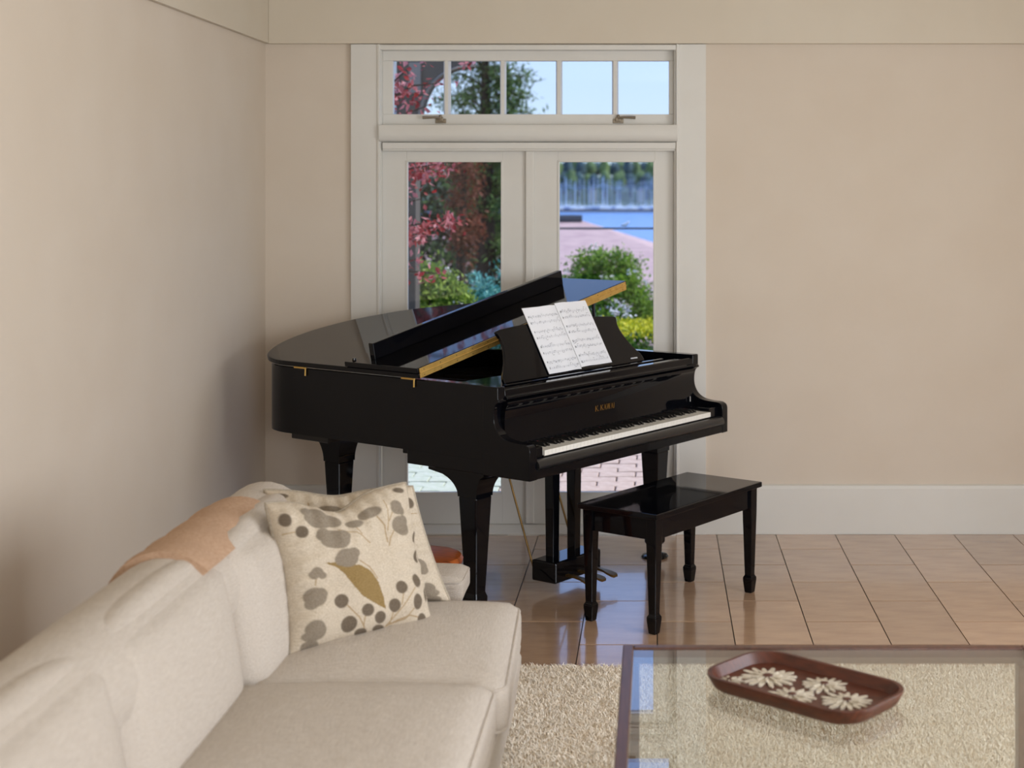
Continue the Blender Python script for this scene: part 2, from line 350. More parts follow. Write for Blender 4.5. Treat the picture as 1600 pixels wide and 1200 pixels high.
# french doors
def door(name, x0, x1, gx0, gx1, ast):
    Y = 7.625; root = struct(link(name, None)); zt, zb = WZ(236, Y), .045; gz1, gz0 = WZ(251, Y), WZ(771, Y); d = .045
    obj('stile', MB().box(x0, gx0, Y, Y + d, zb, zt), M['trim'], root, bevel=.002); obj('stile', MB().box(gx1, x1, Y, Y + d, zb, zt), M['trim'], root, bevel=.002)
    obj('rail', MB().box(gx0, gx1, Y, Y + d, gz1, zt), M['trim'], root, bevel=.002); obj('rail', MB().box(gx0, gx1, Y, Y + d, zb, gz0), M['trim'], root, bevel=.002)
    b_ = .014
    for q in ((gx0 - .003, gx0 + b_ * .55, gz0, gz1), (gx1 - b_ * .55, gx1 + .003, gz0, gz1), (gx0, gx1, gz0 - .003, gz0 + b_ * .55), (gx0, gx1, gz1 - b_ * .55, gz1 + .003)):
        obj('glazing_bead', MB().box(q[0], q[1], Y - .004, Y + .02, q[2], q[3]), M['trim'], root, bevel=.002)
    obj('pane', MB().box(gx0 - .005, gx1 + .005, Y + .02, Y + .026, gz0 - .005, gz1 + .005), M['glass'], root)
    if ast: obj('astragal', MB().box(WX(821, 7.60), WX(834, 7.60), 7.605, Y, .05, zt), M['trim'], root, bevel=.004)
    return root
Yd = 7.625
door('door_1', WX(597, Yd), WX(822, Yd), WX(635, Yd), WX(785, Yd), False)
door('door_2', WX(823, Yd), WX(1056, Yd), WX(872, Yd), WX(1023, Yd), True)

# ------------------------------------------------------------------ grand piano (own axes: x along the keyboard, y towards the tail)
AZ = R(55.2); cA, sA = math.cos(AZ), math.sin(AZ); U0, V0 = 5.185, 4.07
def PW(u, v): return (u * cA - v * sA, u * sA + v * cA)
pw = PW(U0, V0)
piano = thing('grand_piano', 'glossy black grand piano with partly raised lid in front of glass doors', 'piano', (pw[0], pw[1], 0), AZ)
B = M['black']
def q3(u, v, z): return (u - U0, v - V0, z)
def ubox(mb, u0, u1, v0, v1, z0, z1): return mb.box(u0 - U0, u1 - U0, v0 - V0, v1 - V0, z0, z1)
UL, UR, ZR, ZBOT = 4.455, 5.915, .988, .69
# outline of case (flat) from left front round the tail to right front
oc = [(4.44, 5.05), (4.445, 5.17), (4.495, 5.285), (4.60, 5.365), (4.72, 5.405), (4.82, 5.412), (4.925, 5.403), (5.085, 5.351), (5.222, 5.262), (5.315, 5.175), (5.39, 5.075), (5.45, 4.97), (5.52, 4.87), (5.615, 4.78), (5.73, 4.70), (5.85, 4.60), (5.915, 4.48), (5.932, 4.36)]
curve = spline(oc, 5)
def offset(pts, d):
    P = np.array(pts); T = np.gradient(P, axis=0); T /= np.linalg.norm(T, axis=1)[:, None]; N = np.stack([T[:, 1], -T[:, 0]], 1); return [tuple(p) for p in P + N * d]
full = [(4.44, 3.95 + .1 * i) for i in range(11)] + curve + [(5.932, 4.25), (5.932, 4.1), (5.932, 3.95)]
outer, inner = offset(full, .0165), offset(full, .065)
secs = [[q3(o[0], o[1], ZBOT), q3(o[0], o[1], ZR - .004), q3(*(np.array(o) * .93 + np.array(i) * .07), ZR), q3(i[0], i[1], ZR), q3(i[0], i[1], ZBOT)] for o, i in zip(outer, inner)]
obj('rim', MB().loft(secs), B, piano, smooth=30)
inn = offset(full, .06)
obj('soundboard', MB().prism([q3(p[0], p[1], .72) for p in inn], (0, 0, .012)), M['pinwood'], piano)
plate = obj('iron_plate', MB().prism([q3(p[0], p[1], .885) for p in inn if p[1] > 3.99], (0, 0, .01)), M['plate'], piano)
st = MB()
for i in range(6):
    a = 4.62 + i * .2; b_ = min(5.3, 4.62 + i * .13); st.prism([q3(a, 4.3, .895), q3(a + .022, 4.3, .895), q3(b_ + .022, 4.95 - .05 * abs(i - 1), .895), q3(b_, 4.95 - .05 * abs(i - 1), .895)], (0, 0, .02))
obj('plate_struts', st, M['plate'], plate)
s_ = MB()
for i in range(60):
    a = 4.56 + i * .0215; b_ = 4.56 + i * .0142; e = 5.15 - .012 * max(0, i - 12); s_.box(0, 0, 0, 0, 0, 0) if False else s_.tube([q3(a, 4.22, .925), q3(b_ + .05, max(e, 4.45), .925)], .0011, 4)
stuff(obj('strings', s_, M['steel'], piano))
s_ = MB()
for i in range(88):
    for k in range(2): s_.lathe([(.0035, 0), (.0035, .03)], q3(4.56 + i * .0147, 4.12 + .03 * k + .008 * (i % 3), .895), 5)
stuff(obj('tuning_pins', s_, M['steel'], piano))
# keybed with side aprons, arms
obj('keybed', ubox(ubox(MB(), UL + .002, UR - .002, 3.712, 4.372, .632, .692), UL + .004, UR - .004, 4.36, 4.40, .672, .70), B, piano, bevel=.003)
obj('underframe', ubox(ubox(ubox(MB(), 4.62, 5.75, 4.0, 4.10, .60, .64), 4.55, 4.95, 4.95, 5.19, .645, .70), 4.75, 5.6, 4.5, 4.58, .62, .70), M['blacks'], piano, bevel=.004)
prof = [(3.705, .63), (3.705, .735)] + spline([(3.705, .745), (3.712, .762), (3.735, .772), (3.785, .774), (3.833, .782), (3.868, .803), (3.888, .835), (3.893, .87), (3.888, .905), (3.876, .922)], 4) + [(3.866, .926), (3.866, .934), (3.872, .938), (3.872, ZR - .004), (3.876, ZR), (3.952, ZR), (3.952, .63)]
for u in (UL, UR - .046):
    a = obj('arm', MB().prism([q3(u, v, z) for v, z in prof], (.046, 0, 0)), B, piano, smooth=30, bevel=.0025)
for u0, u1 in ((UL + .046, 4.566), (5.792, UR - .046)):
    obj('key_block', ubox(MB(), u0 + .001, u1 - .001, 3.728, 3.872, .69, .752), B, piano, bevel=.006, seg=3)
# keyslip: rounded bar under the keys
obj('keyslip', MB().prism([q3(UL + .046, v, z) for v, z in [(3.722, .668), (3.700, .670), (3.694, .676), (3.693, .684), (3.696, .694), (3.704, .703), (3.713, .708), (3.722, .708)]], (UR - UL - .092, 0, 0)), M['slip'], piano, smooth=50)
obj('key_rail', ubox(MB(), UL + .046, UR - .046, 3.705, 3.724, .632, .668), B, piano, bevel=.002)
# keyboard
kb = obj('keyboard', ubox(MB(), 4.567, 5.791, 3.726, 3.90, .692, .716), M['ebony'], piano)
kp = 1.2245 / 52
wk = MB().box(.0005, kp - .0005, 0, .15, -.0215, 0).mesh('white_key'); wk.materials.append(M['ivory'])
bkm = MB().loft([[(-.0055, 0.0, -.002), (.0055, 0.0, -.002), (.0055, .1, -.002), (-.0055, .1, -.002)], [(-.0052, .004, .006), (.0052, .004, .006), (.0052, .1, .006), (-.0052, .1, .006)], [(-.0042, .012, .012), (.0042, .012, .012), (.0042, .1, .012), (-.0042, .1, .012)]]).mesh('black_key'); bkm.materials.append(M['ebony'])
for i in range(52):
    k = link('white_key', wk, None, kb, q3(4.567 + i * kp, 3.7215, .736))
for i in range(51):
    if (i % 7) in (0, 2, 3, 5, 6):          # A B C D E F G ... starting on A
        link('black_key', bkm, None, kb, q3(4.567 + (i + 1) * kp, 3.772, .736))
obj('felt_strip', ubox(MB(), 4.567, 5.83, 3.866, 3.874, .735, .742), M['redfelt'], piano)
fb = obj('fallboard', MB().prism([q3(UL + .046, v, z) for v, z in spline([(3.868, .741), (3.872, .78), (3.874, .85), (3.868, .895), (3.858, .912)], 5) + [(3.858, .922), (3.866, .928), (3.90, .928), (3.90, .741)]], (UR - UL - .092, 0, 0)), B, piano, smooth=40)
# gold lettering on the fallboard
def letters(mb, text, x, z, h, v, th=.0008):
    G = {'K': ([(0, 0, 0, 1, .15), (.12, .42, .62, 1, .06), (.25, .52, .68, 0, .15)], [(-.06, .16, 0), (-.06, .16, 1), (.5, .74, 0), (.5, .72, 1)], .8),
         'A': ([(.0, 0, .34, 1, .06), (.34, 1, .68, 0, .15), (.12, .36, .56, .36, .05)], [(-.1, .12, 0), (.54, .82, 0)], .78),
         'W': ([(.0, 1, .24, 0, .14), (.24, 0, .48, 1, .06), (.48, 1, .72, 0, .14), (.72, 0, .96, 1, .06)], [(-.1, .16, 1), (.38, .6, 1), (.86, 1.06, 1)], 1.02),
         'I': ([(.05, 0, .05, 1, .15)], [(-.05, .15, 0), (-.05, .15, 1)], .28), '.': ([(0, 0, 0, .13, .14)], [], .36), ' ': ([], [], .16)}
    def seg(x0, z0, x1, z1, wd):
        d = Vector((x1 - x0, 0, z1 - z0)).normalized(); n = Vector((-d.z, 0, d.x)) * wd / 2
        mb.prism([(x0 + n.x, v, z0 + n.z), (x1 + n.x, v, z1 + n.z), (x1 - n.x, v, z1 - n.z), (x0 - n.x, v, z0 - n.z)], (0, -th, 0))
    for ch in text:
        S, serifs, adv = G[ch]
        for a, b_, c_, d_, wd in S: seg(x + a * h, z + b_ * h, x + c_ * h, z + d_ * h, wd * h)
        for a, b_, e in serifs: seg(x + a * h, z + (e * .95 + .025) * h, x + b_ * h, z + (e * .95 + .025) * h, .06 * h)
        x += adv * h * 1.2
    return mb
obj('lettering', letters(MB(), 'K. KAWAI', 5.174 - .072 - U0, .812, .0235, 3.8725 - V0), M['gold'], fb)
obj('fallboard_knob', MB().tube([q3(5.83, 3.862, .77), q3(5.83, 3.862, .795)], .0025, 6), M['steel'], fb)
# front rail above the fallboard, shelf and music desk
obj('front_rail', MB().prism([q3(UL + .046, v, z) for v, z in [(3.872, .930), (3.862, .934), (3.862, .942), (3.872, .948), (3.874, .970), (3.880, .974), (3.915, .974), (3.915, .930)]], (UR - UL - .092, 0, 0)), B, piano, bevel=.002)
obj('pin_block', ubox(MB(), UL + .06, UR - .06, 3.918, 4.0, .80, .915), M['pinwood'], piano)
ds = MB()
for i in range(9): ubox(ds, 4.60 + i * .145, 4.60 + i * .145 + .1, 3.925, 3.975, .915, .935)
obj('action_rail', ds, M['pinwood'], piano, bevel=.002)
for u in (4.59, 5.74): obj('desk_slide', ubox(MB(), u, u + .05, 3.94, 4.27, .93, .95), M['blacks'], piano, bevel=.002)
obj('desk_shelf', ubox(ubox(MB(), 4.60, 5.78, 3.965, 4.24, .950, .963), 4.62, 5.76, 3.965, 3.985, .963, .973), B, piano, bevel=.003)
DB, DN = np.array([0, .49, .872]), np.array([0, -.872, .49])   # up along the desk, towards the player
dk0 = np.array(q3(5.19, 4.03, .966))
half = [(0, .505), (.03, .50), (.06, .477), (.10, .448), (.145, .427), (.18, .418), (.205, .42), (.225, .428), (.238, .426), (.243, .40)]
hw = spline([(b_, a) for a, b_ in half], 4)
mid = [(.30, .251), (.15, .257), (0, .259), (-.15, .257), (-.30, .251)]
o2 = [(a, b_) for a, b_ in hw] + mid + [(-a, b_) for a, b_ in hw[::-1]]
desk = obj('music_desk', MB().prism([tuple(dk0 + np.array([a, 0, 0]) + DB * b_) for a, b_ in o2], tuple(-DN * .016)), B, piano, bevel=.003)
lb = MB()
for i in range(9): 
    a = .405 + i * .006; lb.prism([tuple(dk0 + np.array([a + dx, 0, 0]) + DB * bb + DN * .0006) for dx, bb in ((0, .018), (.004, .018), (.004, .023 + .002 * (i % 2)), (0, .023))], tuple(DN * .0004))
obj('desk_marking', lb, M['paper'], desk)
for a in (.3, -.3): obj('desk_support', MB().tube([tuple(dk0 + np.array([a, 0, 0]) + DB * .16 - DN * .02), q3(5.19 + a, 4.22, .965)], .006, 8), M['blacks'], piano, smooth=60)
# lid, raised about the hinges on the straight side
TH = math.atan(.1966); cT, sT = math.cos(TH), math.sin(TH)
def lidp(w_, v, t_): return q3(4.44 + w_ * cT - t_ * sT, v, .992 + w_ * sT + t_ * cT)
lo = [(0.0, 4.286)] + [(p[0] - 4.44, p[1]) for p in full if p[1] > 4.30 or p[0] > 6][0:] + [(1.492, 4.286)]
lo = [p for i, p in enumerate(lo) if i == 0 or p != lo[i - 1]]
main = obj('lid', MB().prism([lidp(a, v, 0) for a, v in lo], tuple(np.array(lidp(0, 4, .022)) - np.array(lidp(0, 4, 0)))), B, piano, bevel=.005, seg=3)
def lbox(mb, w0, w1, v0, v1, t0, t1):
    P = [lidp(a, b_, c_) for c_ in (t0, t1) for a, b_ in ((w0, v0), (w1, v0), (w1, v1), (w0, v1))]
    return mb.add(P, [(0, 3, 2, 1), (4, 5, 6, 7), (0, 1, 5, 4), (1, 2, 6, 5), (2, 3, 7, 6), (3, 0, 4, 7)])
flap = obj('lid_flap', lbox(MB(), -.004, 1.494, 4.286, 4.717, .0245, .046), B, piano, bevel=.004, seg=3)
obj('flap_lip', lbox(MB(), .055, 1.372, 4.588, 4.616, .046, .118), B, flap, bevel=.003)
for a, v in ((.03, 4.69), (1.46, 4.69), (.75, 4.69)): obj('rubber_button', MB().lathe([(.0, 0), (.009, 0), (.008, .008), (0, .009)], lidp(a, v, .046), 10), M['blacks'], flap)
hg = obj('lid_hinge', lbox(lbox(MB(), .006, 1.482, 4.2815, 4.286, .003, .0225), .006, 1.482, 4.2815, 4.286, .025, .044), M['brass'], piano, bevel=.0008)
obj('hinge_knuckle', MB().tube([lidp(.006, 4.281, .0238), lidp(1.482, 4.281, .0238)], .0032, 8), M['brass'], hg, smooth=60)
for i in range(15):
    for t_ in (.012, .035):
        obj('screw', MB().tube([lidp(.03 + i * .1015, 4.2816, t_), lidp(.03 + i * .1015, 4.2806, t_)], .0022, 6), M['pinwood'], hg)
for v in (4.325, 4.985):
    s = obj('side_hinge', MB().box(UL - .006 - U0, UL + .004 - U0, v - V0, v + .075 - V0, .984, .992), M['brass'], piano, bevel=.001)
    obj('hinge_pin', MB().tube([q3(UL - .005, v, .99), q3(UL - .006, v, .955)], .0035, 8), M['brass'], s, smooth=60)
zz = lidp(1.36, 4.40, 0)
obj('lid_prop', MB().tube([q3(5.80, 4.40, .93), (zz[0], zz[1], zz[2] + .002)], .008, 10), M['blacks'], piano, smooth=60)
# legs
def rect(cu, cv, l, r_, f_, b_, z): return [q3(cu - l, cv - f_, z), q3(cu + r_, cv - f_, z), q3(cu + r_, cv + b_, z), q3(cu - l, cv + b_, z)]
def leg(cu, cv, ztop, back, right, front, left=0.0):
    s = [rect(cu, cv, h_, h_, h_, h_, z) for z, h_ in ((.062, .030), (.075, .037), (.098, .0375), (.118, .031), (.515, .049))]
    r = obj('leg', MB().loft(s), B, piano, bevel=.006, seg=2)
    z0 = .515; zs = ztop - .022; s = []
    for i in range(9):
        t_ = i / 8; e = 1 - math.sqrt(max(0, 1 - t_ * t_)); s.append(rect(cu, cv, .0505 + left * e, .0505 + right * e, .0505 + front * e, .0505 + back * e, z0 + (zs - z0) * t_))
    s.append(rect(cu, cv, .0505 + left, .0505 + right, .0505 + front, .0505 + back, ztop))
    obj('leg_bracket', MB().loft(s), B, r, smooth=30)
    obj('caster', MB().tube([q3(cu - .012, cv, .038), q3(cu + .012, cv, .038)], .024, 16).box(*[k for k in (cu - .02 - U0, cu + .02 - U0, cv - .012 - V0, cv + .012 - V0, .045, .064)]), M['brass'], r, smooth=40)
    x, y = PW(cu, cv)
    return x, y
LP = [leg(4.555, 4.08, .632, .165, .07, .04), leg(5.835, 4.07, .632, .165, .0, .04, .07), leg(4.785, 5.13, .672, .10, .03, .07, .03)]
for (x, y), lab in zip(LP, ('dark caster cup under the piano leg behind the sofa', 'dark glossy caster cup on the tiles behind the piano bench', 'dark caster cup under the tail leg of the piano')):
    c = thing('caster_cup', lab, 'caster cup', (x, y, 0), 0, 'caster cups under the piano legs')
    obj('cup', MB().lathe([(0, 0), (.062, 0), (.066, .006), (.060, .014), (.042, .017), (.038, .009), (0, .009)], n=28), B, c, smooth=40)
    obj('felt_insert', MB().lathe([(0, .009), (.03, .009), (.03, .0135), (0, .0135)], n=20), M['throw'], c)
# pedal lyre
ly = obj('lyre', ubox(MB(), 5.02, 5.35, 4.03, 4.165, .052, .145), B, piano, bevel=.008, seg=2)
for u in (5.085, 5.24): obj('lyre_post', MB().loft([[q3(u + a, 4.10 + b_, z) for a, b_ in ((-h_, -h_), (h_, -h_), (h_, h_), (-h_, h_))] for z, h_ in ((.14, .021), (.6, .025), (.64, .027))]), B, ly, bevel=.003)
obj('lyre_block', ubox(MB(), 5.02, 5.34, 4.03, 4.17, .60, .634), B, ly, bevel=.004)
for k in range(3):
    u = 5.185 + (k - 1) * .085
    obj('pedal', MB().loft([[q3(u + a * wd, v, z + b_ * .005) for a, b_ in ((-1, -1), (1, -1), (1, 1), (-1, 1))] for v, wd, z in ((4.035, .009, .078), (3.98, .009, .076), (3.95, .012, .073), (3.925, .019, .068), (3.90, .021, .062), (3.888, .014, .058))]), M['dull'], ly, smooth=50)
    obj('pedal_rod', MB().tube([q3(5.185 + (k - 1) * .075, 4.15, .14), q3(5.185 + (k - 1) * .075, 4.15, .64)], .0035, 8), M['dull'], ly, smooth=60)
for u in (5.035, 5.335): obj('lyre_brace', MB().tube([q3(u, 4.165, .10), q3(u, 4.37, .66)], .0048, 8), M['dull'], ly, smooth=60)
# pedal lyre mark: none

# ------------------------------------------------------------------ sheet music on the desk
sm = thing('sheet_music', 'open white sheet music booklet resting on the piano music desk', 'sheet music')
mw = Matrix.Rotation(AZ, 4, 'Z') 
base = Vector((pw[0], pw[1], 0)) + (mw @ Vector(tuple(dk0 + np.array([.016, 0, 0]) + DB * .012 + DN * .0045)))
bx_ = mw @ Vector((1, 0, 0)); by_ = mw @ Vector(tuple(DN)); bz_ = mw @ Vector(tuple(DB))
sm.matrix_world = Matrix(((bx_.x, -by_.x, bz_.x, base.x), (bx_.y, -by_.y, bz_.y, base.y), (bx_.z, -by_.z, bz_.z, base.z), (0, 0, 0, 1)))
PWD, PHT = .228, .318
def page(s, dz):
    secs = []
    for i in range(9):
        t_ = i / 8; x = s * (.002 + PWD * t_); y = -.003 - .006 * math.sin(min(1, t_ * 2.2) * math.pi) * (1 - t_ * .3)
        secs.append([(x, y, dz), (x, y + .0025 if t_ > 0 else y + .0025, dz), (x, y + .0025, dz + PHT), (x, y, dz + PHT)])
    return MB().loft(secs)
def pgy(x): t_ = abs(x) / PWD; return -.003 - .006 * math.sin(min(1, t_ * 2.2) * math.pi) * (1 - t_ * .3)
obj('back_cover', MB().box(-.231, .231, -.0005, .0015, -.004, PHT), M['blacks'], sm)
for s, dz in ((-1, -.004), (1, .004)):
    pg = obj('page', page(s, dz), M['paper'], sm, smooth=40)
    ln, nn = MB(), MB(); rr = random.Random(3 + s)
    for sysi in range(4):
        for stv in range(2):
            z0 = dz + PHT - .042 - sysi * .073 - stv * .030
            xs = [s * (.012 + (PWD - .024) * i / 8) for i in range(9)]
            for l in range(5):
                for i in range(8):
                    a, b_ = sorted((xs[i], xs[i + 1])); zl = z0 - l * .0018
                    ln.add([(a, pgy(a) - .0006, zl), (b_, pgy(b_) - .0006, zl), (b_, pgy(b_) - .0006, zl + .0004), (a, pgy(a) - .0006, zl + .0004)], [(0, 1, 2, 3)])
            dens = 20 if stv == 0 else 15
            for i in range(dens):
                x = s * (PWD / 2) + (i / (dens - 1) - .5) * (PWD - .035) + rr.uniform(-.002, .002); zn = z0 - .0036 + rr.uniform(-.006, .006); y = pgy(x) - .0008
                if rr.random() < .15: continue
                nn.add([(x - .0016, y, zn - .001), (x + .0016, y, zn - .0006), (x + .0017, y, zn + .0012), (x - .0015, y, zn + .0008)], [(0, 1, 2, 3)])
                h_ = rr.choice((.0075, -.0075)); xx = x + (.0014 if h_ > 0 else -.0014)
                nn.add([(xx - .0003, y, zn), (xx + .0003, y, zn), (xx + .0003, y, zn + h_), (xx - .0003, y, zn + h_)], [(0, 1, 2, 3)])
                if rr.random() < .35 and i < dens - 1:
                    x2 = xx + (PWD - .035) / (dens - 1); nn.add([(xx, y, zn + h_ - .0005), (x2, y, zn + h_ - .0002), (x2, y, zn + h_ + .0009), (xx, y, zn + h_ + .0006)], [(0, 1, 2, 3)])
            x = s * PWD / 2 - (PWD / 2 - .016); y = pgy(x) - .0008
            nn.add([(x - .0022, y, z0 - .008), (x + .0014, y, z0 - .007), (x + .0022, y, z0 + .002), (x - .0005, y, z0 + .001)], [(0, 1, 2, 3)])
        for xb in (.0, .33, .66, 1.0):
            x = s * PWD / 2 + (xb - .5) * (PWD - .026); y = pgy(x) - .0007; z0 = dz + PHT - .042 - sysi * .073
            ln.add([(x - .0003, y, z0 - .0375), (x + .0003, y, z0 - .0375), (x + .0003, y, z0), (x - .0003, y, z0)], [(0, 1, 2, 3)])
    stuff(obj('staff_lines', ln, M['inkl'], pg)); stuff(obj('notes', nn, M['ink'], pg))

# ------------------------------------------------------------------ piano bench
bu, bv = 5.1975, 3.531; bp = PW(bu, bv)
bench = thing('piano_bench', 'glossy black wooden piano bench with tapered legs in front of the keyboard', 'bench', (bp[0], bp[1], 0), AZ)
obj('seat', MB().box(-.4075, .4075, -.20, .20, .463, .486), B, bench, bevel=.004, seg=3)
for y in (-.172, .154): obj('apron', MB().box(-.375, .375, y, y + .018, .375, .463), B, bench, bevel=.002)
for x in (-.381, .363): obj('apron', MB().box(x, x + .018, -.155, .155, .375, .463), B, bench, bevel=.002)
blm = MB().loft([[(-h_, -h_, z), (h_, -h_, z), (h_, h_, z), (-h_, h_, z)] for z, h_ in ((0, .015), (.004, .017), (.055, .0225), (.068, .0225), (.078, .0165), (.36, .0235), (.462, .0245))]).mesh('leg'); blm.materials.append(B)
for x in (-.368, .368):
    for y in (-.159, .159):
        l = link('leg', blm, None, bench, (x, y, 0)); b_ = l.modifiers.new('bevel', 'BEVEL'); b_.width = .003; b_.segments = 2
for x in (-.3, .3): obj('seat_hinge', MB().tube([(x - .02, .203, .47), (x + .02, .203, .47)], .004, 8), M['brass'], bench)

# ------------------------------------------------------------------ sofa
def cushion(dx, dy, dz, r, crown=0, n=18, power=2, sag=None, crown_x=0, crown_b=0):
    """rounded soft box centred at the origin, domed on top (z) or front (x)"""
    mb = MB(); g = np.linspace(-1, 1, n); hx, hy, hz = dx / 2, dy / 2, dz / 2; idx = {}
    vs, fs = [], []
    def vid(p):
        k = tuple(np.round(p, 5))
        if k not in idx: idx[k] = len(vs); vs.append(np.array(p, float))
        return idx[k]
    for ax in range(3):
        for sg in (-1, 1):
            for i in range(n - 1):
                for j in range(n - 1):
                    q = []
                    for a, b_ in ((i, j), (i + 1, j), (i + 1, j + 1), (i, j + 1)):
                        p = [0, 0, 0]; p[ax] = sg; p[(ax + 1) % 3] = g[a]; p[(ax + 2) % 3] = g[b_]; q.append(vid(p))
                    fs.append(q if sg > 0 else q[::-1])
    out = []
    for p in vs:
        c = p * (hx, hy, hz); core = np.clip(c, -(np.array((hx, hy, hz)) - r), np.array((hx, hy, hz)) - r)
        d = c - core; L_ = np.linalg.norm(d)
        if L_ > 1e-9: c = core + d / L_ * r * min(1, np.max(np.abs(d)) / r)
        e = max(0, 1 - abs(p[0]) ** 3) * max(0, 1 - abs(p[1]) ** 3)
        c[2] += crown * e * (p[2] + 1) / 2 + crown_b * e * (p[2] - 1) / 2
        ex = max(0, 1 - abs(p[1]) ** 3) * max(0, 1 - abs(p[2]) ** 3)
        c[0] += crown_x * ex * (p[0] + 1) / 2
        out.append(tuple(c))
    return mb.add(out, fs)
sofa = thing('sofa', 'beige linen three-seat sofa beside the glass coffee table', 'sofa', (-.95, 3.5, 0))
def S(x, y): return (x + .95, y - 3.5)
SY0, SY1 = 2.26, 4.70
# base with front panel raking slightly inwards
bp_ = [(-.43, .31), (-.432, .27), (-.46, .09), (-1.40, .09), (-1.40, .31)]
obj('base', MB().prism([(x + .95, SY0 + .02 - 3.5, z) for x, z in bp_], (0, SY1 - SY0 - .04, 0)), M['linen'], sofa, bevel=.015, seg=3)
for y in (SY0 + .1, SY1 - .14):
    for x in (-.68, -1.33): obj('foot', MB().lathe([(.022, 0), (.024, .01), (.032, .095)], (x + .95, y - 3.5, 0), 14), M['wood'], sofa, smooth=40)
# rolled back
bk = [(-1.13, .30), (-1.13, .66)] + [(-1.25 + .142 * math.cos(a), .705 + .142 * math.sin(a)) for a in np.linspace(-.35, math.pi + .35, 16)] + [(-1.39, .60), (-1.40, .30)]
obj('back', MB().prism([(x + .95, SY0 - 3.5, z) for x, z in bk], (0, SY1 - SY0, 0)), M['linen'], sofa, smooth=40, bevel=.02, seg=3)
cw = (SY1 - SY0) / 3
def piping(par, dx, dy, z, r=.006, loc=(0, 0, 0), rr=.05):
    P = []
    for cx, cy, a0 in ((1, 1, 0), (-1, 1, 90), (-1, -1, 180), (1, -1, 270)):
        for a in range(0, 91, 18): P.append((cx * (dx / 2 - rr) + rr * math.cos(R(a0 + a)), cy * (dy / 2 - rr) + rr * math.sin(R(a0 + a)), z))
    return obj('piping', MB().tube(P, r, 6, True), M['linen'], par, smooth=60)
for i in range(3):
    yc = SY1 - cw * (i + .5); dyy = cw - .004
    x0, x1 = -1.12, (-.415 if i == 0 else -.42)
    c = obj('seat_cushion', cushion(x1 - x0, dyy, .15, .045, .042 if i else .05, 20), M['linen'], sofa, smooth=180, loc=S((x0 + x1) / 2, yc) + (.388 if i == 0 else .405,), rot=(0, 0, R(2.5) if i == 0 else 0))
    piping(c, (x1 - x0) - .012, dyy - .012, .055, .005); piping(c, (x1 - x0) - .012, dyy - .012, -.055, .005)
for i in range(3):
    yc = SY1 - cw * (i + .5); dyy = cw - .01
    c = obj('back_cushion', cushion(.16, dyy, .42, .07, .03, 18, crown_x=.04), M['linen'], sofa, smooth=180, loc=S(-1.15 - (.035 if i else 0), yc) + (.61,), rot=(0, R(-10), 0))
# throw over the rolled back
tp = []
for a in np.linspace(.75, math.pi * .95, 18): tp.append((-1.25 + .158 * math.cos(a), .705 + .158 * math.sin(a)))
tp = tp + [(-1.412, .62), (-1.415, .45)]
sec = []
for k, y in enumerate(np.linspace(3.72, 4.40, 14)):
    e = .004 * math.sin(k * 1.9)
    ring = [(x + (x + 1.25) * e * 8, y, z + e) for x, z in tp]
    inn_ = [(-1.25 + (x + 1.25) * .86, y, .705 + (z - .705) * .88) for x, z in tp[::-1]]
    sec.append(ring + inn_)
tag(obj('throw_blanket', MB().loft(sec), M['throw'], None, smooth=50), 'tan knitted throw draped over the back of the beige sofa', 'blanket')

# ------------------------------------------------------------------ printed pillows
ZC4 = np.array([(95, 215), (990, 62), (1160, 955), (205, 1185)], float)     # corners of the printed face: TL TR BR BL (print layout units)
def inv_bilinear(pt):
    s, t_ = .5, .5
    for _ in range(12):
        p = (1 - s) * (1 - t_) * ZC4[0] + s * (1 - t_) * ZC4[1] + s * t_ * ZC4[2] + (1 - s) * t_ * ZC4[3]
        ds = (1 - t_) * (ZC4[1] - ZC4[0]) + t_ * (ZC4[2] - ZC4[3]); dt = (1 - s) * (ZC4[3] - ZC4[0]) + s * (ZC4[2] - ZC4[1])
        J = np.array([ds, dt]).T; d = np.linalg.solve(J, np.array(pt) - p); s += d[0]; t_ += d[1]
    return s, t_
cloud = [(300, 275, 52, 40), (350, 255, 50, 35), (400, 300, 75, 60), (340, 335, 70, 50), (300, 320, 40, 40), (370, 425, 45, 45), (430, 455, 88, 72), (475, 420, 48, 45), (400, 480, 60, 45), (350, 445, 30, 35), (455, 480, 50, 45),
         (500, 590, 72, 66), (460, 605, 40, 42), (540, 555, 42, 40), (670, 258, 75, 42), (640, 262, 45, 40), (560, 315, 62, 36), (870, 245, 52, 48), (855, 225, 40, 28), (905, 262, 32, 32), (885, 365, 66, 62), (915, 335, 40, 40), (895, 395, 50, 40),
         (312, 690, 36, 32), (290, 710, 32, 28), (340, 712, 28, 24), (300, 850, 66, 62), (335, 830, 36, 40), (280, 890, 40, 38), (315, 1045, 62, 52), (345, 1060, 42, 46), (300, 1090, 60, 30), (310, 1145, 58, 34), (520, 120, 60, 26)]
berry = [(160, 342, 31, 46), (240, 422, 38, 40), (460, 877, 46, 44), (533, 1015, 52, 50), (643, 927, 42, 40), (735, 968, 41, 38), (830, 888, 42, 43), (875, 770, 40, 41), (994, 717, 34, 44), (1005, 848, 40, 49), (1060, 945, 36, 34), (627, 1064, 42, 26), (750, 1035, 50, 24), (1022, 555, 24, 40), (912, 122, 46, 20), (1090, 790, 18, 44), (1010, 430, 16, 36), (850, 1020, 26, 14)]
leafp = [(362, 632), (430, 620), (500, 640), (580, 640), (650, 680), (710, 750), (750, 840), (767, 915), (690, 884), (590, 838), (530, 775), (480, 700), (430, 655)]
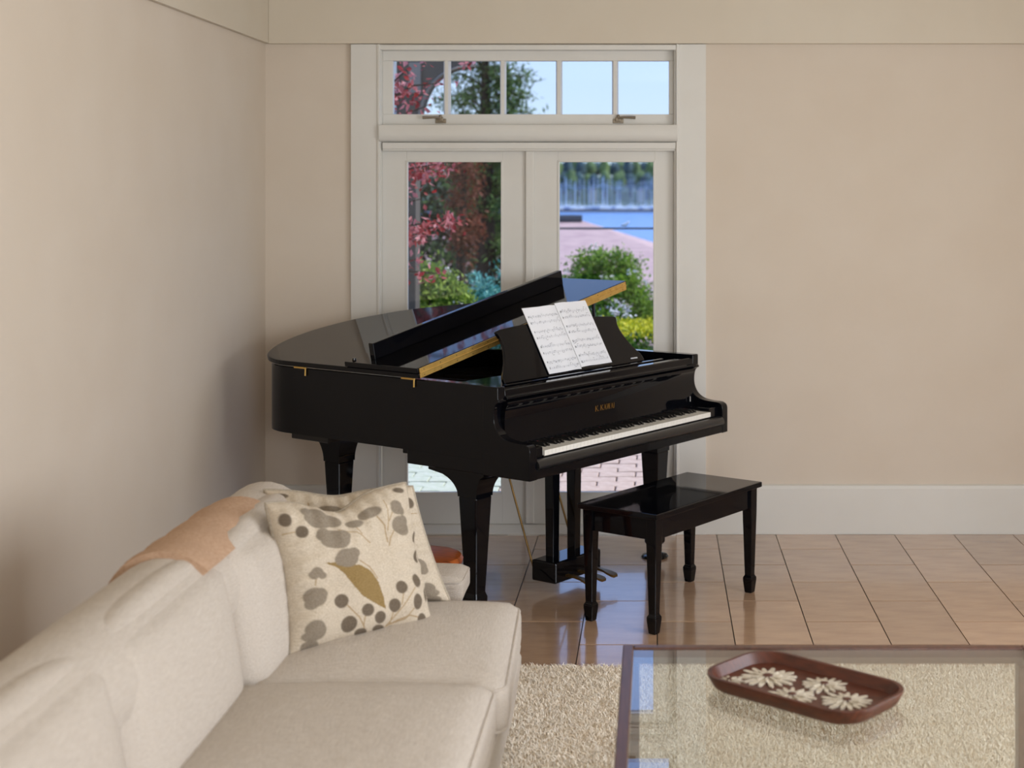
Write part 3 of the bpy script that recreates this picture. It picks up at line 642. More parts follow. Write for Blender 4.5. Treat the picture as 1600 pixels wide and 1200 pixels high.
stems = [[(450, 375), (560, 390), (610, 430), (660, 480)], [(560, 350), (600, 410)], [(715, 295), (765, 370), (780, 480)], [(775, 190), (795, 260), (785, 400)], [(830, 280), (795, 340)], [(832, 400), (800, 450), (790, 505)], [(580, 608), (640, 650), (700, 725)], [(500, 900), (590, 970), (640, 1040)], [(628, 960), (628, 1015)], [(975, 765), (890, 890), (800, 1010)], [(887, 808), (880, 880)], [(826, 930), (820, 1000)], [(978, 893), (930, 960), (820, 1000)], [(1028, 940), (960, 937), (880, 970), (800, 1015)], [(300, 735), (300, 775)], [(140, 438), (205, 425)]]
CRM, GRY, BRN, OCH, STM = [np.array(lin(h)[:3]) for h in ('#d6cab8', '#968b7c', '#75695b', '#9a8256', '#ab9068')]
def print_color(zx, zy):
    col = np.broadcast_to(CRM, zx.shape + (3,)).copy()
    def cover(a, c): col[:] = col * (1 - a[..., None]) + c * a[..., None]
    def sm_(d, w_=3.0): return np.clip(.5 - d / (2 * w_), 0, 1)
    for path in stems:
        d = np.full(zx.shape, 1e9)
        for (x0, y0), (x1, y1) in zip(path[:-1], path[1:]):
            vx, vy = x1 - x0, y1 - y0; t_ = np.clip(((zx - x0) * vx + (zy - y0) * vy) / (vx * vx + vy * vy), 0, 1)
            d = np.minimum(d, np.hypot(zx - x0 - t_ * vx, zy - y0 - t_ * vy))
        cover(sm_(d - 3.2, 2), STM)
    inside = np.zeros(zx.shape, bool); n = len(leafp)
    for i in range(n):
        x0, y0 = leafp[i]; x1, y1 = leafp[(i + 1) % n]
        if y0 == y1: continue
        c_ = ((y0 > zy) != (y1 > zy)) & (zx < (x1 - x0) * (zy - y0) / (y1 - y0) + x0); inside ^= c_
    cover(inside.astype(float), OCH)
    a = np.zeros(zx.shape)
    for x, y, rx, ry in cloud: a = np.maximum(a, sm_((np.hypot((zx - x) / rx, (zy - y) / ry) - 1) * min(rx, ry)))
    cover(a, GRY)
    a = np.zeros(zx.shape)
    for x, y, rx, ry in berry: a = np.maximum(a, sm_((np.hypot((zx - x) / rx, (zy - y) / ry) - 1) * min(rx, ry)))
    cover(a, BRN); return col
def pillow(label, bl, br, top, wdt, hgt, thick, N=190, mirror=False, dip=.05, seed=1):
    """bl, br: bottom corners on the seat; top: vector from the bottom edge to the top edge"""
    bl, br, top = Vector(bl), Vector(br), Vector(top); X = (br - bl).normalized(); Zv = top.normalized(); Yn = Zv.cross(X).normalized()   # Yn points away from the viewer
    root = thing('throw_pillow', label, 'pillow', tuple((bl + br) / 2), 0, 'printed linen pillows on the sofa')
    W_, H_ = (br - bl).length, top.length; s = np.linspace(0, 1, N); Sg, Tg = np.meshgrid(s, s); rg = np.random.default_rng(seed)
    a, b_ = 2 * Sg - 1, 2 * Tg - 1       # b_: -1 top .. 1 bottom
    pinch = .045
    xx = a * (1 - pinch * (1 - b_ ** 2)) * W_ / 2
    zz_ = (1 - b_) / 2 * H_ + b_ * pinch * (1 - a ** 2) * H_ * .4 - dip * np.exp(-((a + .1) / .38) ** 2) * np.clip((-b_ + .2) / 1.2, 0, 1) ** 2
    prof_ = (np.clip(1 - np.abs(a) ** 2.8, 0, 1) ** .45) * (np.clip(1 - np.abs(b_) ** 2.8, 0, 1) ** .45)
    wr = .006 * np.sin(7 * a + 4 * b_ + 1) * np.sin(5 * b_ - 2 * a) * (1 - prof_ * .4) + .004 * np.sin(23 * a * (1 - b_ * .4) + 2) * np.clip(-b_, 0, 1) * (1 - a * a) + .0035 * np.sin(26 * b_ + 3 * a) * np.abs(a) ** 2 * (1 - b_ * b_)
    dpt = thick / 2 * prof_ + 1.6 * wr * np.minimum(1, prof_ * 3)
    zx = (1 - Sg) * (1 - Tg) * ZC4[0, 0] + Sg * (1 - Tg) * ZC4[1, 0] + Sg * Tg * ZC4[2, 0] + (1 - Sg) * Tg * ZC4[3, 0]
    zy = (1 - Sg) * (1 - Tg) * ZC4[0, 1] + Sg * (1 - Tg) * ZC4[1, 1] + Sg * Tg * ZC4[2, 1] + (1 - Sg) * Tg * ZC4[3, 1]
    col = print_color(zx, zy)
    if mirror: col = col[:, ::-1]
    Xn, Ynn, Zn = np.array(X), np.array(Yn), np.array(Zv)
    def side(sign, col_):
        co = xx[..., None] * Xn + zz_[..., None] * Zn + (sign * dpt)[..., None] * Ynn
        me = bpy.data.meshes.new('cover'); i = np.arange(N * N).reshape(N, N)
        q = np.stack([i[:-1, :-1], i[1:, :-1], i[1:, 1:], i[:-1, 1:]], -1).reshape(-1, 4)
        if sign > 0: q = q[:, ::-1]
        me.from_pydata(co.reshape(-1, 3).tolist(), [], q.tolist())
        at = me.color_attributes.new('print', 'FLOAT_COLOR', 'POINT'); at.data.foreach_set('color', np.concatenate([col_.reshape(-1, 3), np.ones((N * N, 1))], 1).astype(np.float32).ravel())
        me.polygons.foreach_set('use_smooth', [True] * len(me.polygons)); me.materials.append(M['print']); me.update()
        return link('front_cover' if sign < 0 else 'back_cover', me, None, root)
    side(-1, col); side(1, col[:, ::-1])
    edge = [(0, j) for j in range(0, N, 5)] + [(j, N - 1) for j in range(0, N, 5)] + [(N - 1, N - 1 - j) for j in range(0, N, 5)] + [(N - 1 - j, 0) for j in range(0, N, 5)]
    P = [tuple(xx[e] * Xn + zz_[e] * Zn) for e in edge]
    pm = MB().tube(P, .0052, 6, True).mesh('piping', 60); at = pm.color_attributes.new('print', 'FLOAT_COLOR', 'POINT')
    at.data.foreach_set('color', np.tile(np.append(CRM * .7, 1), len(pm.vertices)).astype(np.float32)); pm.materials.append(M['print']); link('piping', pm, None, root)
    return root
pillow('front linen pillow printed with berries and an ochre leaf', (-1.02, 4.085, .487), (-.672, 4.38, .487), (-.098, .114, .395), .45, .42, .18)
pillow('second printed linen pillow, half hidden behind the front pillow', (-1.09, 4.50, .50), (-.650, 4.612, .488), (-.125, .045, .35), .45, .4, .18, mirror=True, seed=4, dip=.02)

# ------------------------------------------------------------------ footstool and wooden stool beyond the sofa
fs = thing('footstool', 'cream upholstered footstool between the sofa and the piano leg', 'footstool', (-.905, 5.30, 0))
piping(obj('cushion', cushion(.44, .235, .09, .03, .012, 14), M['linen'], fs, smooth=180, loc=(0, 0, .36)), .432, .227, .03, .004, rr=.03)
obj('frame', MB().box(-.20, .20, -.095, .095, .285, .318), M['linen'], fs, bevel=.01)
for x in (-.185, .165):
    for y in (-.085, .085): obj('leg', MB().loft([[(x + a * h_, y + b_ * h_, z) for a, b_ in ((-1, -1), (1, -1), (1, 1), (-1, 1))] for z, h_ in ((0, .011), (.30, .0155))]), M['oak'], fs)
ws = thing('wooden_stool', 'low round orange-brown wooden stool next to the front piano leg', 'stool', (-.935, 5.76, .0))
obj('seat', MB().lathe([(0, .300), (.15, .302), (.172, .318), (.175, .332), (.166, .345), (.13, .351), (0, .349)], n=36), M['orange'], ws, smooth=40)
for k in range(3):
    a = k * 2.094 + .4; obj('leg', MB().tube([(.13 * math.cos(a), .13 * math.sin(a), 0), (.09 * math.cos(a), .09 * math.sin(a), .298)], [.013, .019], 10), M['orange'], ws, smooth=60)

# ------------------------------------------------------------------ shag rug
RX0, RX1, RY0, RY1 = -.62, 1.75, 2.4, 5.44
rug = thing('shag_rug', 'cream shaggy wool rug under the coffee table and sofa front', 'rug', ((RX0 + RX1) / 2, (RY0 + RY1) / 2, 0))
rcx, rcy = (RX0 + RX1) / 2, (RY0 + RY1) / 2
obj('backing', MB().box(RX0 - rcx, RX1 - rcx, RY0 - rcy, RY1 - rcy, .0005, .012), M['rugb'], rug)
g = np.random.default_rng(5); nT = 210000
px_ = g.uniform(RX0, RX1, nT); py_ = RY1 - (RY1 - 3.25) * g.random(nT)
hh = g.uniform(.010, .020, nT); az = g.uniform(0, 2 * np.pi, nT); ln_ = g.uniform(.004, .018, nT); wd = g.uniform(.0009, .0017, nT); fa = g.uniform(0, 2 * np.pi, nT)
bd = np.stack([px_ - rcx, py_ - rcy, np.full(nT, .01)], 1); lean = np.stack([np.cos(az) * ln_, np.sin(az) * ln_, np.zeros(nT)], 1); wv = np.stack([np.cos(fa) * wd, np.sin(fa) * wd, np.zeros(nT)], 1)
up = np.zeros((nT, 3)); up[:, 2] = hh
V_ = np.stack([bd - wv, bd + wv, bd + lean * .45 + up * .65 + wv * 1.2, bd + lean * .45 + up * .65 - wv * 1.2, bd + lean * 1.25 + up], 1).reshape(-1, 3)
me = bpy.data.meshes.new('pile'); k = np.arange(nT) * 5
me.vertices.add(nT * 5); me.vertices.foreach_set('co', V_.astype(np.float32).ravel())
lp = np.concatenate([np.stack([k, k + 1, k + 2, k + 3], 1), np.stack([k + 3, k + 2, k + 4], 1)], 1).ravel()
me.loops.add(nT * 7); me.loops.foreach_set('vertex_index', lp.astype(np.int32))
ls = np.stack([np.arange(nT) * 7, np.arange(nT) * 7 + 4], 1).ravel(); me.polygons.add(nT * 2); me.polygons.foreach_set('loop_start', ls.astype(np.int32))
me.update(calc_edges=True)
tn = np.repeat(np.clip(g.normal(.25, .28, nT), 0, 1), 5)
at = me.attributes.new('tint', 'FLOAT', 'POINT'); at.data.foreach_set('value', tn.astype(np.float32))
me.materials.append(M['rug']); stuff(link('pile', me, None, rug))

# ------------------------------------------------------------------ coffee table and carved tray
TZ = .50; TX0, TX1, TY0, TY1 = -.096, 1.05, 3.05, 4.135; tcx, tcy = (TX0 + TX1) / 2, (TY0 + TY1) / 2
ct = thing('coffee_table', 'coffee table with glass top in a dark walnut frame on the rug', 'coffee table', (tcx, tcy, 0))
def tb(x0, x1, y0, y1, z0, z1): return MB().box(x0 - tcx, x1 - tcx, y0 - tcy, y1 - tcy, z0, z1)
fw = .030
obj('frame_rail', tb(TX0, TX0 + fw, TY0, TY1, TZ - .045, TZ), M['wood'], ct, bevel=.003); obj('frame_rail', tb(TX1 - fw, TX1, TY0, TY1, TZ - .045, TZ), M['wood'], ct, bevel=.003)
obj('frame_rail', tb(TX0 + fw, TX1 - fw, TY1 - fw, TY1, TZ - .045, TZ), M['wood'], ct, bevel=.003); obj('frame_rail', tb(TX0 + fw, TX1 - fw, TY0, TY0 + fw, TZ - .045, TZ), M['wood'], ct, bevel=.003)
for x in (TX0 + .001, TX1 - .046):
    for y in (TY0 + .001, TY1 - .046): obj('leg', tb(x, x + .045, y, y + .045, .030, TZ - .046), M['wood'], ct, bevel=.003)
obj('glass_top', tb(TX0 + fw - .004, TX1 - fw + .004, TY0 + fw - .004, TY1 - fw + .004, TZ - .014, TZ - .004), M['tglass'], ct)
tr = thing('carved_tray', 'carved reddish wooden tray with pale daisies on the glass table', 'tray', (.372, 3.735, TZ - .0035), R(-41))
def rr_(lx, ly, r, n=7):
    return [(cx * (lx / 2 - r) + r * math.cos(R(a0 + a)), cy * (ly / 2 - r) + r * math.sin(R(a0 + a))) for cx, cy, a0 in ((1, 1, 0), (-1, 1, 90), (-1, -1, 180), (1, -1, 270)) for a in np.linspace(0, 90, n)]
secs = []
for lx, ly, r, z in ((.44, .25, .07, 0), (.46, .27, .08, .008), (.485, .29, .085, .034), (.485, .29, .085, .039), (.465, .27, .078, .039), (.435, .24, .066, .014), (.30, .12, .03, .010)):
    secs.append([(x, y, z) for x, y in rr_(lx, ly, r)])
obj('dish', MB().loft(secs), M['tray'], tr, smooth=35)
def daisy(cx, cy, r, n, seed):
    rg = random.Random(seed); f = link('daisy', None, None, tr, (cx, cy, .0125))
    mbp = MB()
    for layer, (rs, z, m_) in enumerate(((1.0, .0, n), (.55, .004, n - 6))):
        for k in range(m_):
            a = 2 * math.pi * k / m_ + layer * .2 + rg.uniform(-.06, .06); l = r * rs * rg.uniform(.9, 1.08); w_ = l * .095
            pts_ = [(.12, -.4), (.6, -1), (.92, -.7), (1, 0), (.92, .7), (.6, 1), (.12, .4)]
            mbp.prism([(l * t_ * math.cos(a) - w_ * s * math.sin(a), l * t_ * math.sin(a) + w_ * s * math.cos(a), z) for t_, s in pts_], (0, 0, .004))
    f.data = None
    o = obj('daisy', mbp, M['petal'], tr, loc=(cx, cy, .0105)); bpy.data.objects.remove(f)
    obj('daisy_centre', MB().lathe([(0, .004), (r * .2, .004), (r * .17, .0095), (0, .011)], n=12), M['tray'], o, smooth=50)
for d in ((-.125, .015, .078, 16, 1), (.02, .062, .06, 15, 2), (.005, -.058, .062, 15, 3), (.13, .0, .066, 15, 4), (-.185, -.07, .034, 11, 5)): daisy(*d)

# ------------------------------------------------------------------ outdoors: terrace, garden, sea
struct(obj('ground', MB().add([(-60, 7.76, -.30), (60, 7.76, -.30), (60, 20, -.35), (-60, 20, -.35), (60, 70, -7.2), (-60, 70, -7.2)], [(0, 1, 2, 3), (3, 2, 4, 5)]), M['soil']))
pt = struct(obj('terrace', MB().box(-6, 6, 7.78, 10.62, -.34, -.075), M['sand']))
bms = {}
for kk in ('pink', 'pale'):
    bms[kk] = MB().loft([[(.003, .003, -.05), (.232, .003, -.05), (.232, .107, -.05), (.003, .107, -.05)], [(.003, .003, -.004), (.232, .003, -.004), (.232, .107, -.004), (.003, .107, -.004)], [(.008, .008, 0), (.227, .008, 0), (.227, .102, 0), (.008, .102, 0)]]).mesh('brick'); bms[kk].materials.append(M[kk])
rg = random.Random(11)
for r_ in range(15):
    for c in range(-9, 4):
        x = c * .237 + (.118 if r_ % 2 else 0) - .02; y = 8.35 + r_ * .15
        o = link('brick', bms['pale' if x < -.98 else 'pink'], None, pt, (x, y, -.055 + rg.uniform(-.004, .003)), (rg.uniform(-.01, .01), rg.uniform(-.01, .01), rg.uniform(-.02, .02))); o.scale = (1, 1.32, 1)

def leaf_mesh(name, P, size, m, parent, seed, aspect=.5, tmean=.45, tvar=.3, upbias=0.3):
    g = np.random.default_rng(seed); n = len(P); P = np.asarray(P)
    d = g.normal(size=(n, 3)); d /= np.linalg.norm(d, axis=1)[:, None]
    e = g.normal(size=(n, 3)); e[:, 2] *= upbias; e -= d * (e * d).sum(1)[:, None]; e /= np.linalg.norm(e, axis=1)[:, None]
    s = size * g.uniform(.6, 1.25, n)[:, None]; nm = np.cross(d, e)
    Vv = np.stack([P, P + d * s * .5 + e * s * aspect * .5 + nm * s * .08, P + d * s, P + d * s * .5 - e * s * aspect * .5 + nm * s * .08], 1).reshape(-1, 3)
    me = bpy.data.meshes.new(name); me.from_pydata(Vv.tolist(), [], np.arange(n * 4).reshape(n, 4).tolist())
    t_ = np.repeat(np.clip(g.normal(tmean, tvar, n), 0, 1), 4); at = me.attributes.new('tint', 'FLOAT', 'POINT'); at.data.foreach_set('value', t_.astype(np.float32))
    me.materials.append(m); me.update(); return stuff(link(name, me, None, parent))
def clumps(rx, ry, rz, cz, k, per, spread, seed, shell=.55, zmin=0.03):
    g = np.random.default_rng(seed); d = g.normal(size=(k, 3)); d /= np.linalg.norm(d, axis=1)[:, None]; r_ = shell + (1 - shell) * g.random(k)[:, None]
    c = d * r_ * (rx, ry, rz) + (0, 0, cz); p = np.repeat(c, per, 0) + g.normal(size=(k * per, 3)) * spread
    p[:, 2] = np.maximum(p[:, 2], zmin); return p
def stems_of(name, root, n, rad, h_, m, seed, r0=.02):
    rg = random.Random(seed); mb = MB()
    for i in range(n):
        a = rg.uniform(0, 6.28); q = rad * rg.uniform(.3, .8); mb.tube([(q * .15 * math.cos(a), q * .15 * math.sin(a), -.02), (q * .6 * math.cos(a), q * .6 * math.sin(a), h_ * .55), (q * math.cos(a), q * math.sin(a), h_)], [r0, r0 * .7, r0 * .3], 6)
    obj(name, mb, m, root, smooth=60)
GZ = -.31
def shrub(name, label, cat, x, y, rx, ry, h_, m, size, k, per, spread, seed, flowers=0, fsize=.05, group=None, tm=.45):
    root = thing(name, label, cat, (x, y, GZ), 0, group); rz = h_ / 2
    P = clumps(rx, ry, rz * .95, rz * 1.02, k, per, spread, seed); leaf_mesh('foliage', P, size, m, root, seed, .5, tm)
    if flowers:
        Q = clumps(rx * 1.03, ry * 1.03, rz, rz * 1.05, flowers, 9, .022, seed + 50, .9); Q = Q[Q[:, 2] > h_ * .45]; leaf_mesh('flowers', Q, fsize, M['flower'], root, seed + 1, .8, .6)
    stems_of('stems', root, 7, min(rx, ry), h_ * .8, M['bark'], seed); return root
# left door: rhododendron, teal shrub, red maple, rust tree, dark conifer, yew hedge
shrub('rhododendron_bush', 'bright green rounded bush outside the left glass door', 'bush', -1.98, 12.5, .50, .42, 1.50, M['leafg'], .06, 260, 56, .05, 21, 34, .03, tm=.5)
shrub('teal_shrub', 'bluish teal leafy shrub beyond the bright green bush', 'bush', -1.50, 13.4, .42, .4, 1.42, M['leaft'], .05, 110, 60, .055, 22, tm=.5)
mp_ = thing('red_maple', 'red-leaved maple with branches hanging across the left door', 'tree', (-2.55, 10.3, GZ))
def mo(px, py, Y): return np.array([WX(px, Y) + 2.55, Y - 10.3, WZ(py, Y) - GZ])
mb = MB().tube([(0, 0, -.02), (.03, .02, .8), (-.03, .03, 1.8), (.05, 0, 2.9)], [.07, .06, .05, .03], 10)
obj('trunk', mb, M['bark'], mp_, smooth=60)
br_ = MB(); P = []; g = np.random.default_rng(31)
for (ax_, ay, bx2, by2, Y1, n, sp) in ((560, 300, 708, 252, 10.2, 240, .05), (560, 290, 660, 268, 10.4, 230, .055), (560, 380, 715, 346, 10.1, 210, .035), (560, 390, 662, 366, 10.3, 110, .03), (560, 440, 690, 428, 10.0, 45, .03), (560, 440, 655, 405, 10.2, 50, .035), (560, 360, 660, 310, 10.5, 40, .05), (560, 200, 640, 105, 10.2, 130, .05), (560, 230, 668, 165, 10.4, 110, .05), (600, 160, 690, 130, 10.3, 60, .04), (640, 60, 735, 95, 10.4, 50, .04), (560, 140, 625, 150, 10.1, 40, .05)):
    a, b_ = mo(ax_, ay, Y1), mo(bx2, by2, Y1); m_ = (a + b_) / 2 + (0, 0, .05); s0 = np.array([0, 0, min(max(a[2] - .3, .3), 2.8)])
    br_.tube([tuple(s0), tuple(a), tuple(m_), tuple(b_)], [.018, .012, .008, .003], 6)
    t_ = g.uniform(.15, 1.02, n)[:, None]; P.append(a * (1 - t_) + b_ * t_ + g.normal(size=(n, 3)) * (sp * 1.2, sp * 2, sp))
obj('branches', br_, M['bark'], mp_, smooth=60)
leaf_mesh('leaves', np.concatenate(P), .055, M['leafr'], mp_, 32, .6, .25, .35, .6)
ru = thing('rust_tree', 'rust-brown conifer with drooping sprays behind the red maple', 'tree', (-2.22, 17.0, GZ))
Pr = clumps(.15, .2, .75, 1.95, 44, 60, .065, 41); leaf_mesh('foliage', Pr, .06, M['leafo'], ru, 41, .45)
obj('trunk', MB().tube([(-.12, 0, -.02), (-.05, 0, 1.2), (0, 0, 2.6)], [.09, .06, .02], 8), M['bark'], ru, smooth=60)
cf = thing('conifer', 'tall dark green conifer seen through the left door and transom', 'tree', (-2.25, 19.2, GZ))
obj('trunk', MB().tube([(0, 0, -.02), (.02, 0, 2), (0, 0, 4.3)], [.16, .11, .03], 10), M['bark'], cf, smooth=60)
g = np.random.default_rng(43); br_ = MB(); P = []
for i in range(64):
    z = .5 + 3.7 * (i / 63) ** .9; a = g.uniform(0, 6.28); l = (.82 - .45 * (i / 63) ** 1.5) * g.uniform(.75, 1.15); e = np.array([math.cos(a) * l, math.sin(a) * l * .7, z + g.uniform(-.05, .22)])
    br_.tube([(0, 0, z - .1), tuple(e * (.5, .5, 1) + (0, 0, .02)), tuple(e)], [.018, .012, .005], 5)
    t_ = g.uniform(.2, 1.03, 210)[:, None]; P.append(np.array([0, 0, z]) * (1 - t_) + e * t_ + g.normal(size=(210, 3)) * (.09, .09, .06))
e = np.array([.62, 0, 3.30]); br_.tube([(0, 0, 3.2), (.3, 0, 3.22), tuple(e)], [.02, .012, .004], 5); t_ = g.uniform(.4, 1.02, 70)[:, None]; P.append(np.array([0, 0, 3.2]) * (1 - t_) + e * t_ + g.normal(size=(70, 3)) * (.03, .05, .03))
obj('branches', br_, M['bark'], cf, smooth=60); leaf_mesh('needles', np.concatenate(P), .09, M['leafd'], cf, 44, .3, .5)
hd = thing('yew_hedge', 'dark evergreen hedge closing the garden behind the conifer', 'hedge', (-3.7, 22.0, -.65))
g = np.random.default_rng(45); n = 15000; Ph = np.stack([g.uniform(-2.2, 2.05, n), g.uniform(-.35, .35, n), g.uniform(.05, 3.05, n) + .12 * np.sin(g.uniform(-2.2, 2.05, n) * 5)], 1); leaf_mesh('foliage', Ph, .14, M['leafh'], hd, 46, .5)
stems_of('stems', hd, 10, 1.8, 2.4, M['bark'], 47, .04)
# grey arched porch bracket with a rain pipe, seen in the transom
AY = 11.6
def ap(px, py): return (WX(px, AY), AY, WZ(py, AY))
arc = [ap(*p) for p in spline([(650, 215), (653, 190), (659, 165), (668, 143), (680, 126), (697, 113), (716, 106), (738, 103)], 4)]
pb = thing('porch_arch', 'dark grey arched porch bracket behind the left transom panes', 'arch', (WX(625, AY), AY, GZ))
def rel(p): return (p[0] - WX(625, AY), p[1] - AY, p[2] - GZ)
xl = WX(560, AY)
obj('arch_panel', MB().prism([rel(p) for p in [(xl, AY, WZ(40, AY)), (xl, AY, GZ)] + [(WX(648, AY), AY, GZ)] + arc + [ap(738, 40)]], (0, .22, 0)), M['eave'], pb)
obj('fascia_board', MB().box(*[k for k in (WX(640, AY) - WX(625, AY), WX(658, AY) - WX(625, AY), -.03, .0, WZ(146, AY) - GZ, WZ(98, AY) - GZ)]), M['eave2'], pb)
obj('arch_edge', MB().tube([rel((p[0], p[1] - .01, p[2])) for p in arc], .012, 6), M['eave2'], pb, smooth=60)
obj('rain_pipe', MB().tube([(WX(617, AY) - WX(625, AY), -.05, .02), (WX(617, AY) - WX(625, AY), -.05, 3.3)], .022, 10), M['pipe'], pb, smooth=60)
# right door: box hedge, shrubs, rail, gull
bh = thing('box_hedge', 'clipped box hedge with sunlit-yellow top below the right glass door view', 'hedge', (-.3, 12.5, GZ))
g = np.random.default_rng(51); n = 16000; Pb = g.uniform(-1, 1, (n, 3)); ax = g.integers(0, 3, n); sg = np.where(g.random(n) < .5, -1, 1); Pb[np.arange(n), ax] = sg * g.uniform(.9, 1.0, n)
Pb = Pb * (.75, .5, .47) + (0, 0, .48) + g.normal(size=(n, 3)) * .008
top_ = Pb[:, 2] > .86
leaf_mesh('sunlit_top', Pb[top_], .035, M['leafy'], bh, 52, .6, .65); leaf_mesh('foliage', Pb[~top_], .035, M['leafb'], bh, 53, .6, .2, .2); stems_of('stems', bh, 9, .45, .7, M['bark'], 54)  # yellow top and dark sides put sun and shade into leaf colour
shrub('flowering_shrub', 'large green flowering shrub in the centre of the right door', 'bush', -.52, 15.6, .60, .42, 1.50, M['leafb'], .05, 300, 76, .05, 61, 26, .035, tm=.5)
shrub('leafy_shrub', 'leafy green shrub at the right edge of the right door', 'bush', .46, 15.2, .34, .4, 1.30, M['leafb'], .05, 120, 50, .05, 62, 8, .035, tm=.45)
shrub('white_flowering_plant', 'plant with loose white blossoms behind the box hedge', 'plant', -.42, 13.7, .24, .2, 1.05, M['leafb'], .05, 50, 30, .04, 63, 60, .035, tm=.2)
shrub('low_green_plant', 'small lime green plant just right of the white blossoms', 'plant', .16, 13.75, .16, .18, .98, M['leafb'], .05, 44, 30, .04, 64, tm=.7)
rl = thing('garden_rail', 'thin dark horizontal garden rail above the flowering shrub', 'railing', (-.6, 17.2, GZ))
Yr = 17.2; zr = WZ(356, Yr) - GZ
obj('top_rail', MB().box(-.95, .85, -.02, .02, zr - .018, zr + .004), M['rail'], rl)
for x in (-.9, .8): obj('post', MB().box(x - .03, x + .03, -.03, .03, 0, zr), M['rail'], rl)
BS = .6
gl = thing('white_bird', 'small white bird perched on the dark garden rail', 'bird', (WX(977, Yr), Yr, zr + .004 + GZ))
obj('body', MB().tube([(-.10, 0, .035), (-.06, 0, .045), (0, 0, .05), (.035, 0, .075), (.05, 0, .10), (.068, 0, .104), (.085, 0, .098)], [.005, .022, .034, .026, .021, .017, .003], 10), M['boat'], gl, smooth=80)
obj('legs', MB().tube([(0, .01, 0), (0, .01, .03)], .004, 5).tube([(0, -.01, 0), (0, -.01, .03)], .004, 5), M['oak'], gl)
gl.scale = (BS, BS, BS)
# neighbour's hipped roof
nh = thing('neighbour_house', 'neighbouring house with pinkish hipped roof below the garden', 'house', (-4, 30, -4.2))
def nr(x, y, z): return (x + 4, y - 30, z + 4.2)
a, b_, c_, d_ = nr(-13, 23.6, -1.1), nr(5, 23.6, -1.1), nr(5, 36.4, -1.1), nr(-13, 36.4, -1.1); r0, r1 = nr(-7, 30, 1.13), nr(-1.53, 30, 1.13)
obj('roof', MB().add([a, b_, c_, d_, r0, r1], [(0, 1, 5, 4), (1, 2, 5), (2, 3, 4, 5), (3, 0, 4), (3, 2, 1, 0)]), M['roof'], nh)
obj('ridge_cap', MB().tube([nr(-7, 30, 1.15), nr(-1.53, 30, 1.15)], .1, 8), M['rail'], nh)
obj('walls', MB().box(*[k for k in (-12.4 + 4, 4.4 + 4, 24.2 - 30, 35.8 - 30, -.3, 3.09)]), M['stucco'], nh)
# sea, breakwater, marina, hillside
wt = struct(obj('sea', MB().box(-700, 700, 60, 560, -6.6, -6.0), M['water']))
bw = tag(obj('breakwater', MB().loft([[(-400, 488 + a, -6.1), (400, 488 + a, -6.1)] + [(400, 488 + b_, z), (-400, 488 + b_, z)] for a, b_, z in ((0, 3, -5.5), (2.5, 4, -5.15), (3.5, 8, -5.05))]), M['rock']), 'long dark rock breakwater across the far side of the water', 'breakwater')
rg = random.Random(71)
bl_ = [thing('sailboat', 'moored white sailboat with bare mast in the far marina', 'sailboat', (0, 0, 0), 0, 'sailboats moored in the marina')]
hull = MB().loft([[(x, wd, 1.2), (x, wd * .7, 0), (x, -wd * .7, 0), (x, -wd, 1.2)] for x, wd in ((-4.5, 1.0), (-2, 1.4), (1, 1.4), (3.2, .9), (4.8, .1))]).mesh('hull', 40)
hulls = {'boat': hull, 'boatb': hull.copy()}; hulls['boat'].materials.append(M['boat']); hulls['boatb'].materials.append(M['boatb'])
cabm = MB().loft([[(-2, -.9, 1.15), (1.6, -.8, 1.15), (1.6, .8, 1.15), (-2, .9, 1.15)], [(-1.8, -.8, 1.8), (1.0, -.7, 1.7), (1.0, .7, 1.7), (-1.8, .8, 1.8)]]).mesh('cabin'); cabm.materials.append(M['boat'])
mastm = MB().tube([(.6, 0, 1.1), (.6, 0, 10.5)], [.17, .12], 6).tube([(.6, 0, 2.6), (-3.4, 0, 2.5)], .14, 6).tube([(.6, -1.1, 8), (.6, 1.1, 8)], .06, 4).mesh('mast'); mastm.materials.append(M['mast'])
for i in range(40):
    b_ = bl_[0] if i == 0 else bl_[0].copy()
    if i: C.objects.link(b_)
    b_.location = (-38 + (i % 8) * 4.9 + (i // 8) * 1.07, 502 + (i // 8) * 11.6, -6.1); b_.rotation_euler = (0, 0, R(90) + rg.uniform(-.12, .12)); b_.scale = [rg.uniform(.9, 1.18)] * 3
    link('hull', hulls[rg.choice(('boat', 'boat', 'boatb'))], None, b_); link('cabin', cabm, None, b_); link('mast', mastm, None, b_)
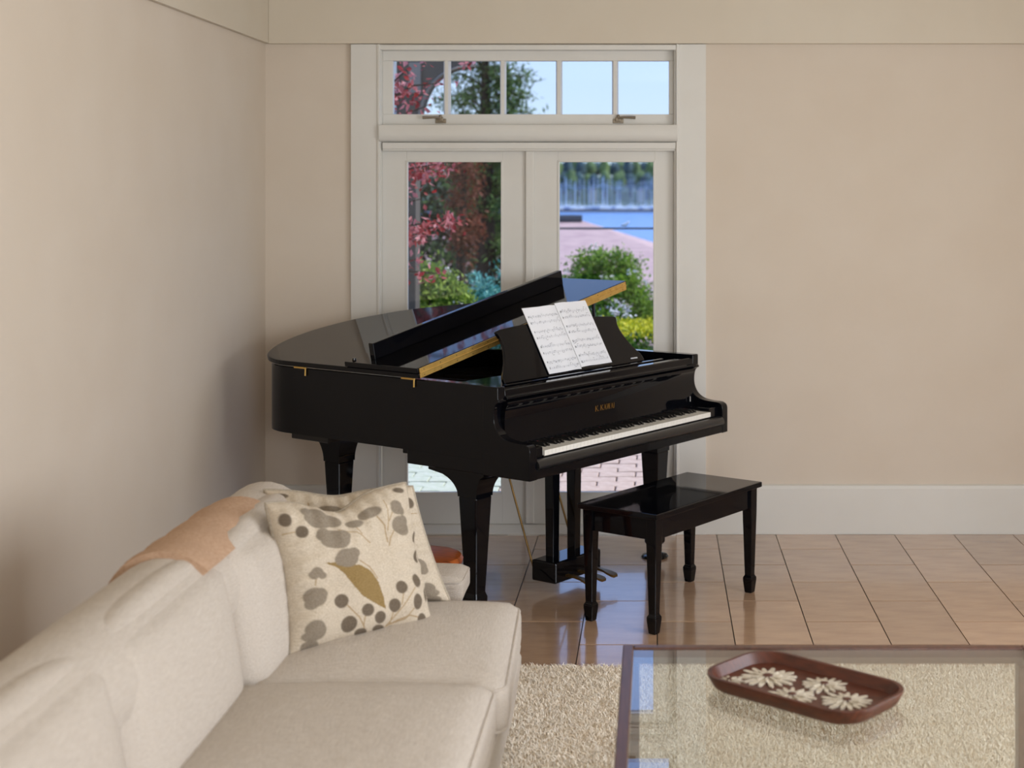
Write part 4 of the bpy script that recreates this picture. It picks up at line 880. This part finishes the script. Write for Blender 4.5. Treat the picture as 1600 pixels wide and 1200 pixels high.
struct(obj('hillside', MB().add([(-500, 555, -6.3), (500, 555, -6.3), (500, 640, 4), (-500, 640, 4), (500, 900, 9), (-500, 900, 9)], [(0, 1, 2, 3), (3, 2, 4, 5)]), M['hill']))
def crown(seed, m):
    bm = bmesh.new(); bmesh.ops.create_icosphere(bm, subdivisions=3, radius=1); g = np.random.default_rng(seed); ph = g.uniform(0, 6, 9)
    for v in bm.verts:
        c = v.co; k = 1 + .16 * math.sin(4 * c.x + ph[0]) * math.sin(5 * c.y + ph[1]) + .12 * math.sin(7 * c.z + ph[2] + 3 * c.x) + .07 * math.sin(13 * c.x + ph[3]) * math.sin(11 * c.z + ph[4])
        v.co = c * k
    me = bpy.data.meshes.new('crown'); bm.to_mesh(me); bm.free(); me.polygons.foreach_set('use_smooth', [True] * len(me.polygons)); me.materials.append(m); return me
cms = [crown(80 + i, M['fart'] if i % 2 else M['farb']) for i in range(6)]
trk = MB().tube([(0, 0, 0), (0, 0, 8)], .5, 6).mesh('trunk'); trk.materials.append(M['bark'])
for i in range(30):
    x = -45 + (i % 15) * 3.4 + rg.uniform(-.6, .6) + (i // 15) * 1.5; y = (585 if i < 15 else 640) + rg.uniform(-3, 3) + (i % 3) * 9; z0 = -2.2 if i < 15 else 3.6
    tr_ = thing('hillside_tree', 'hazy green tree on the hillside above the marina', 'tree', (x, y, z0 - .5), 0, 'trees on the far hillside')
    o = link('crown', cms[i % 6], None, tr_, (0, 0, 7.5)); k = rg.uniform(2.0, 2.6); o.scale = (k, k, k * rg.uniform(1.2, 2.0)); o.rotation_euler = (0, 0, rg.uniform(0, 6)); link('trunk', trk, None, tr_)
for i, (x, y, z) in enumerate(((-25.5, 578, -3.5), (-6.5, 578, -3.5))):
    h_ = thing('hillside_house', 'small pale house among the hillside trees', 'house', (x, y, z), 0, 'houses on the far hillside')
    obj('walls', MB().box(-1.3, 1.3, -1.2, 1.2, -.5, 4.6), M['stucco'], h_)
    obj('roof', MB().prism([(-1.5, -1.4, 4.5), (1.5, -1.4, 4.5), (0, -1.4, 5.6)], (0, 2.8, 0)), M['roof'], h_)
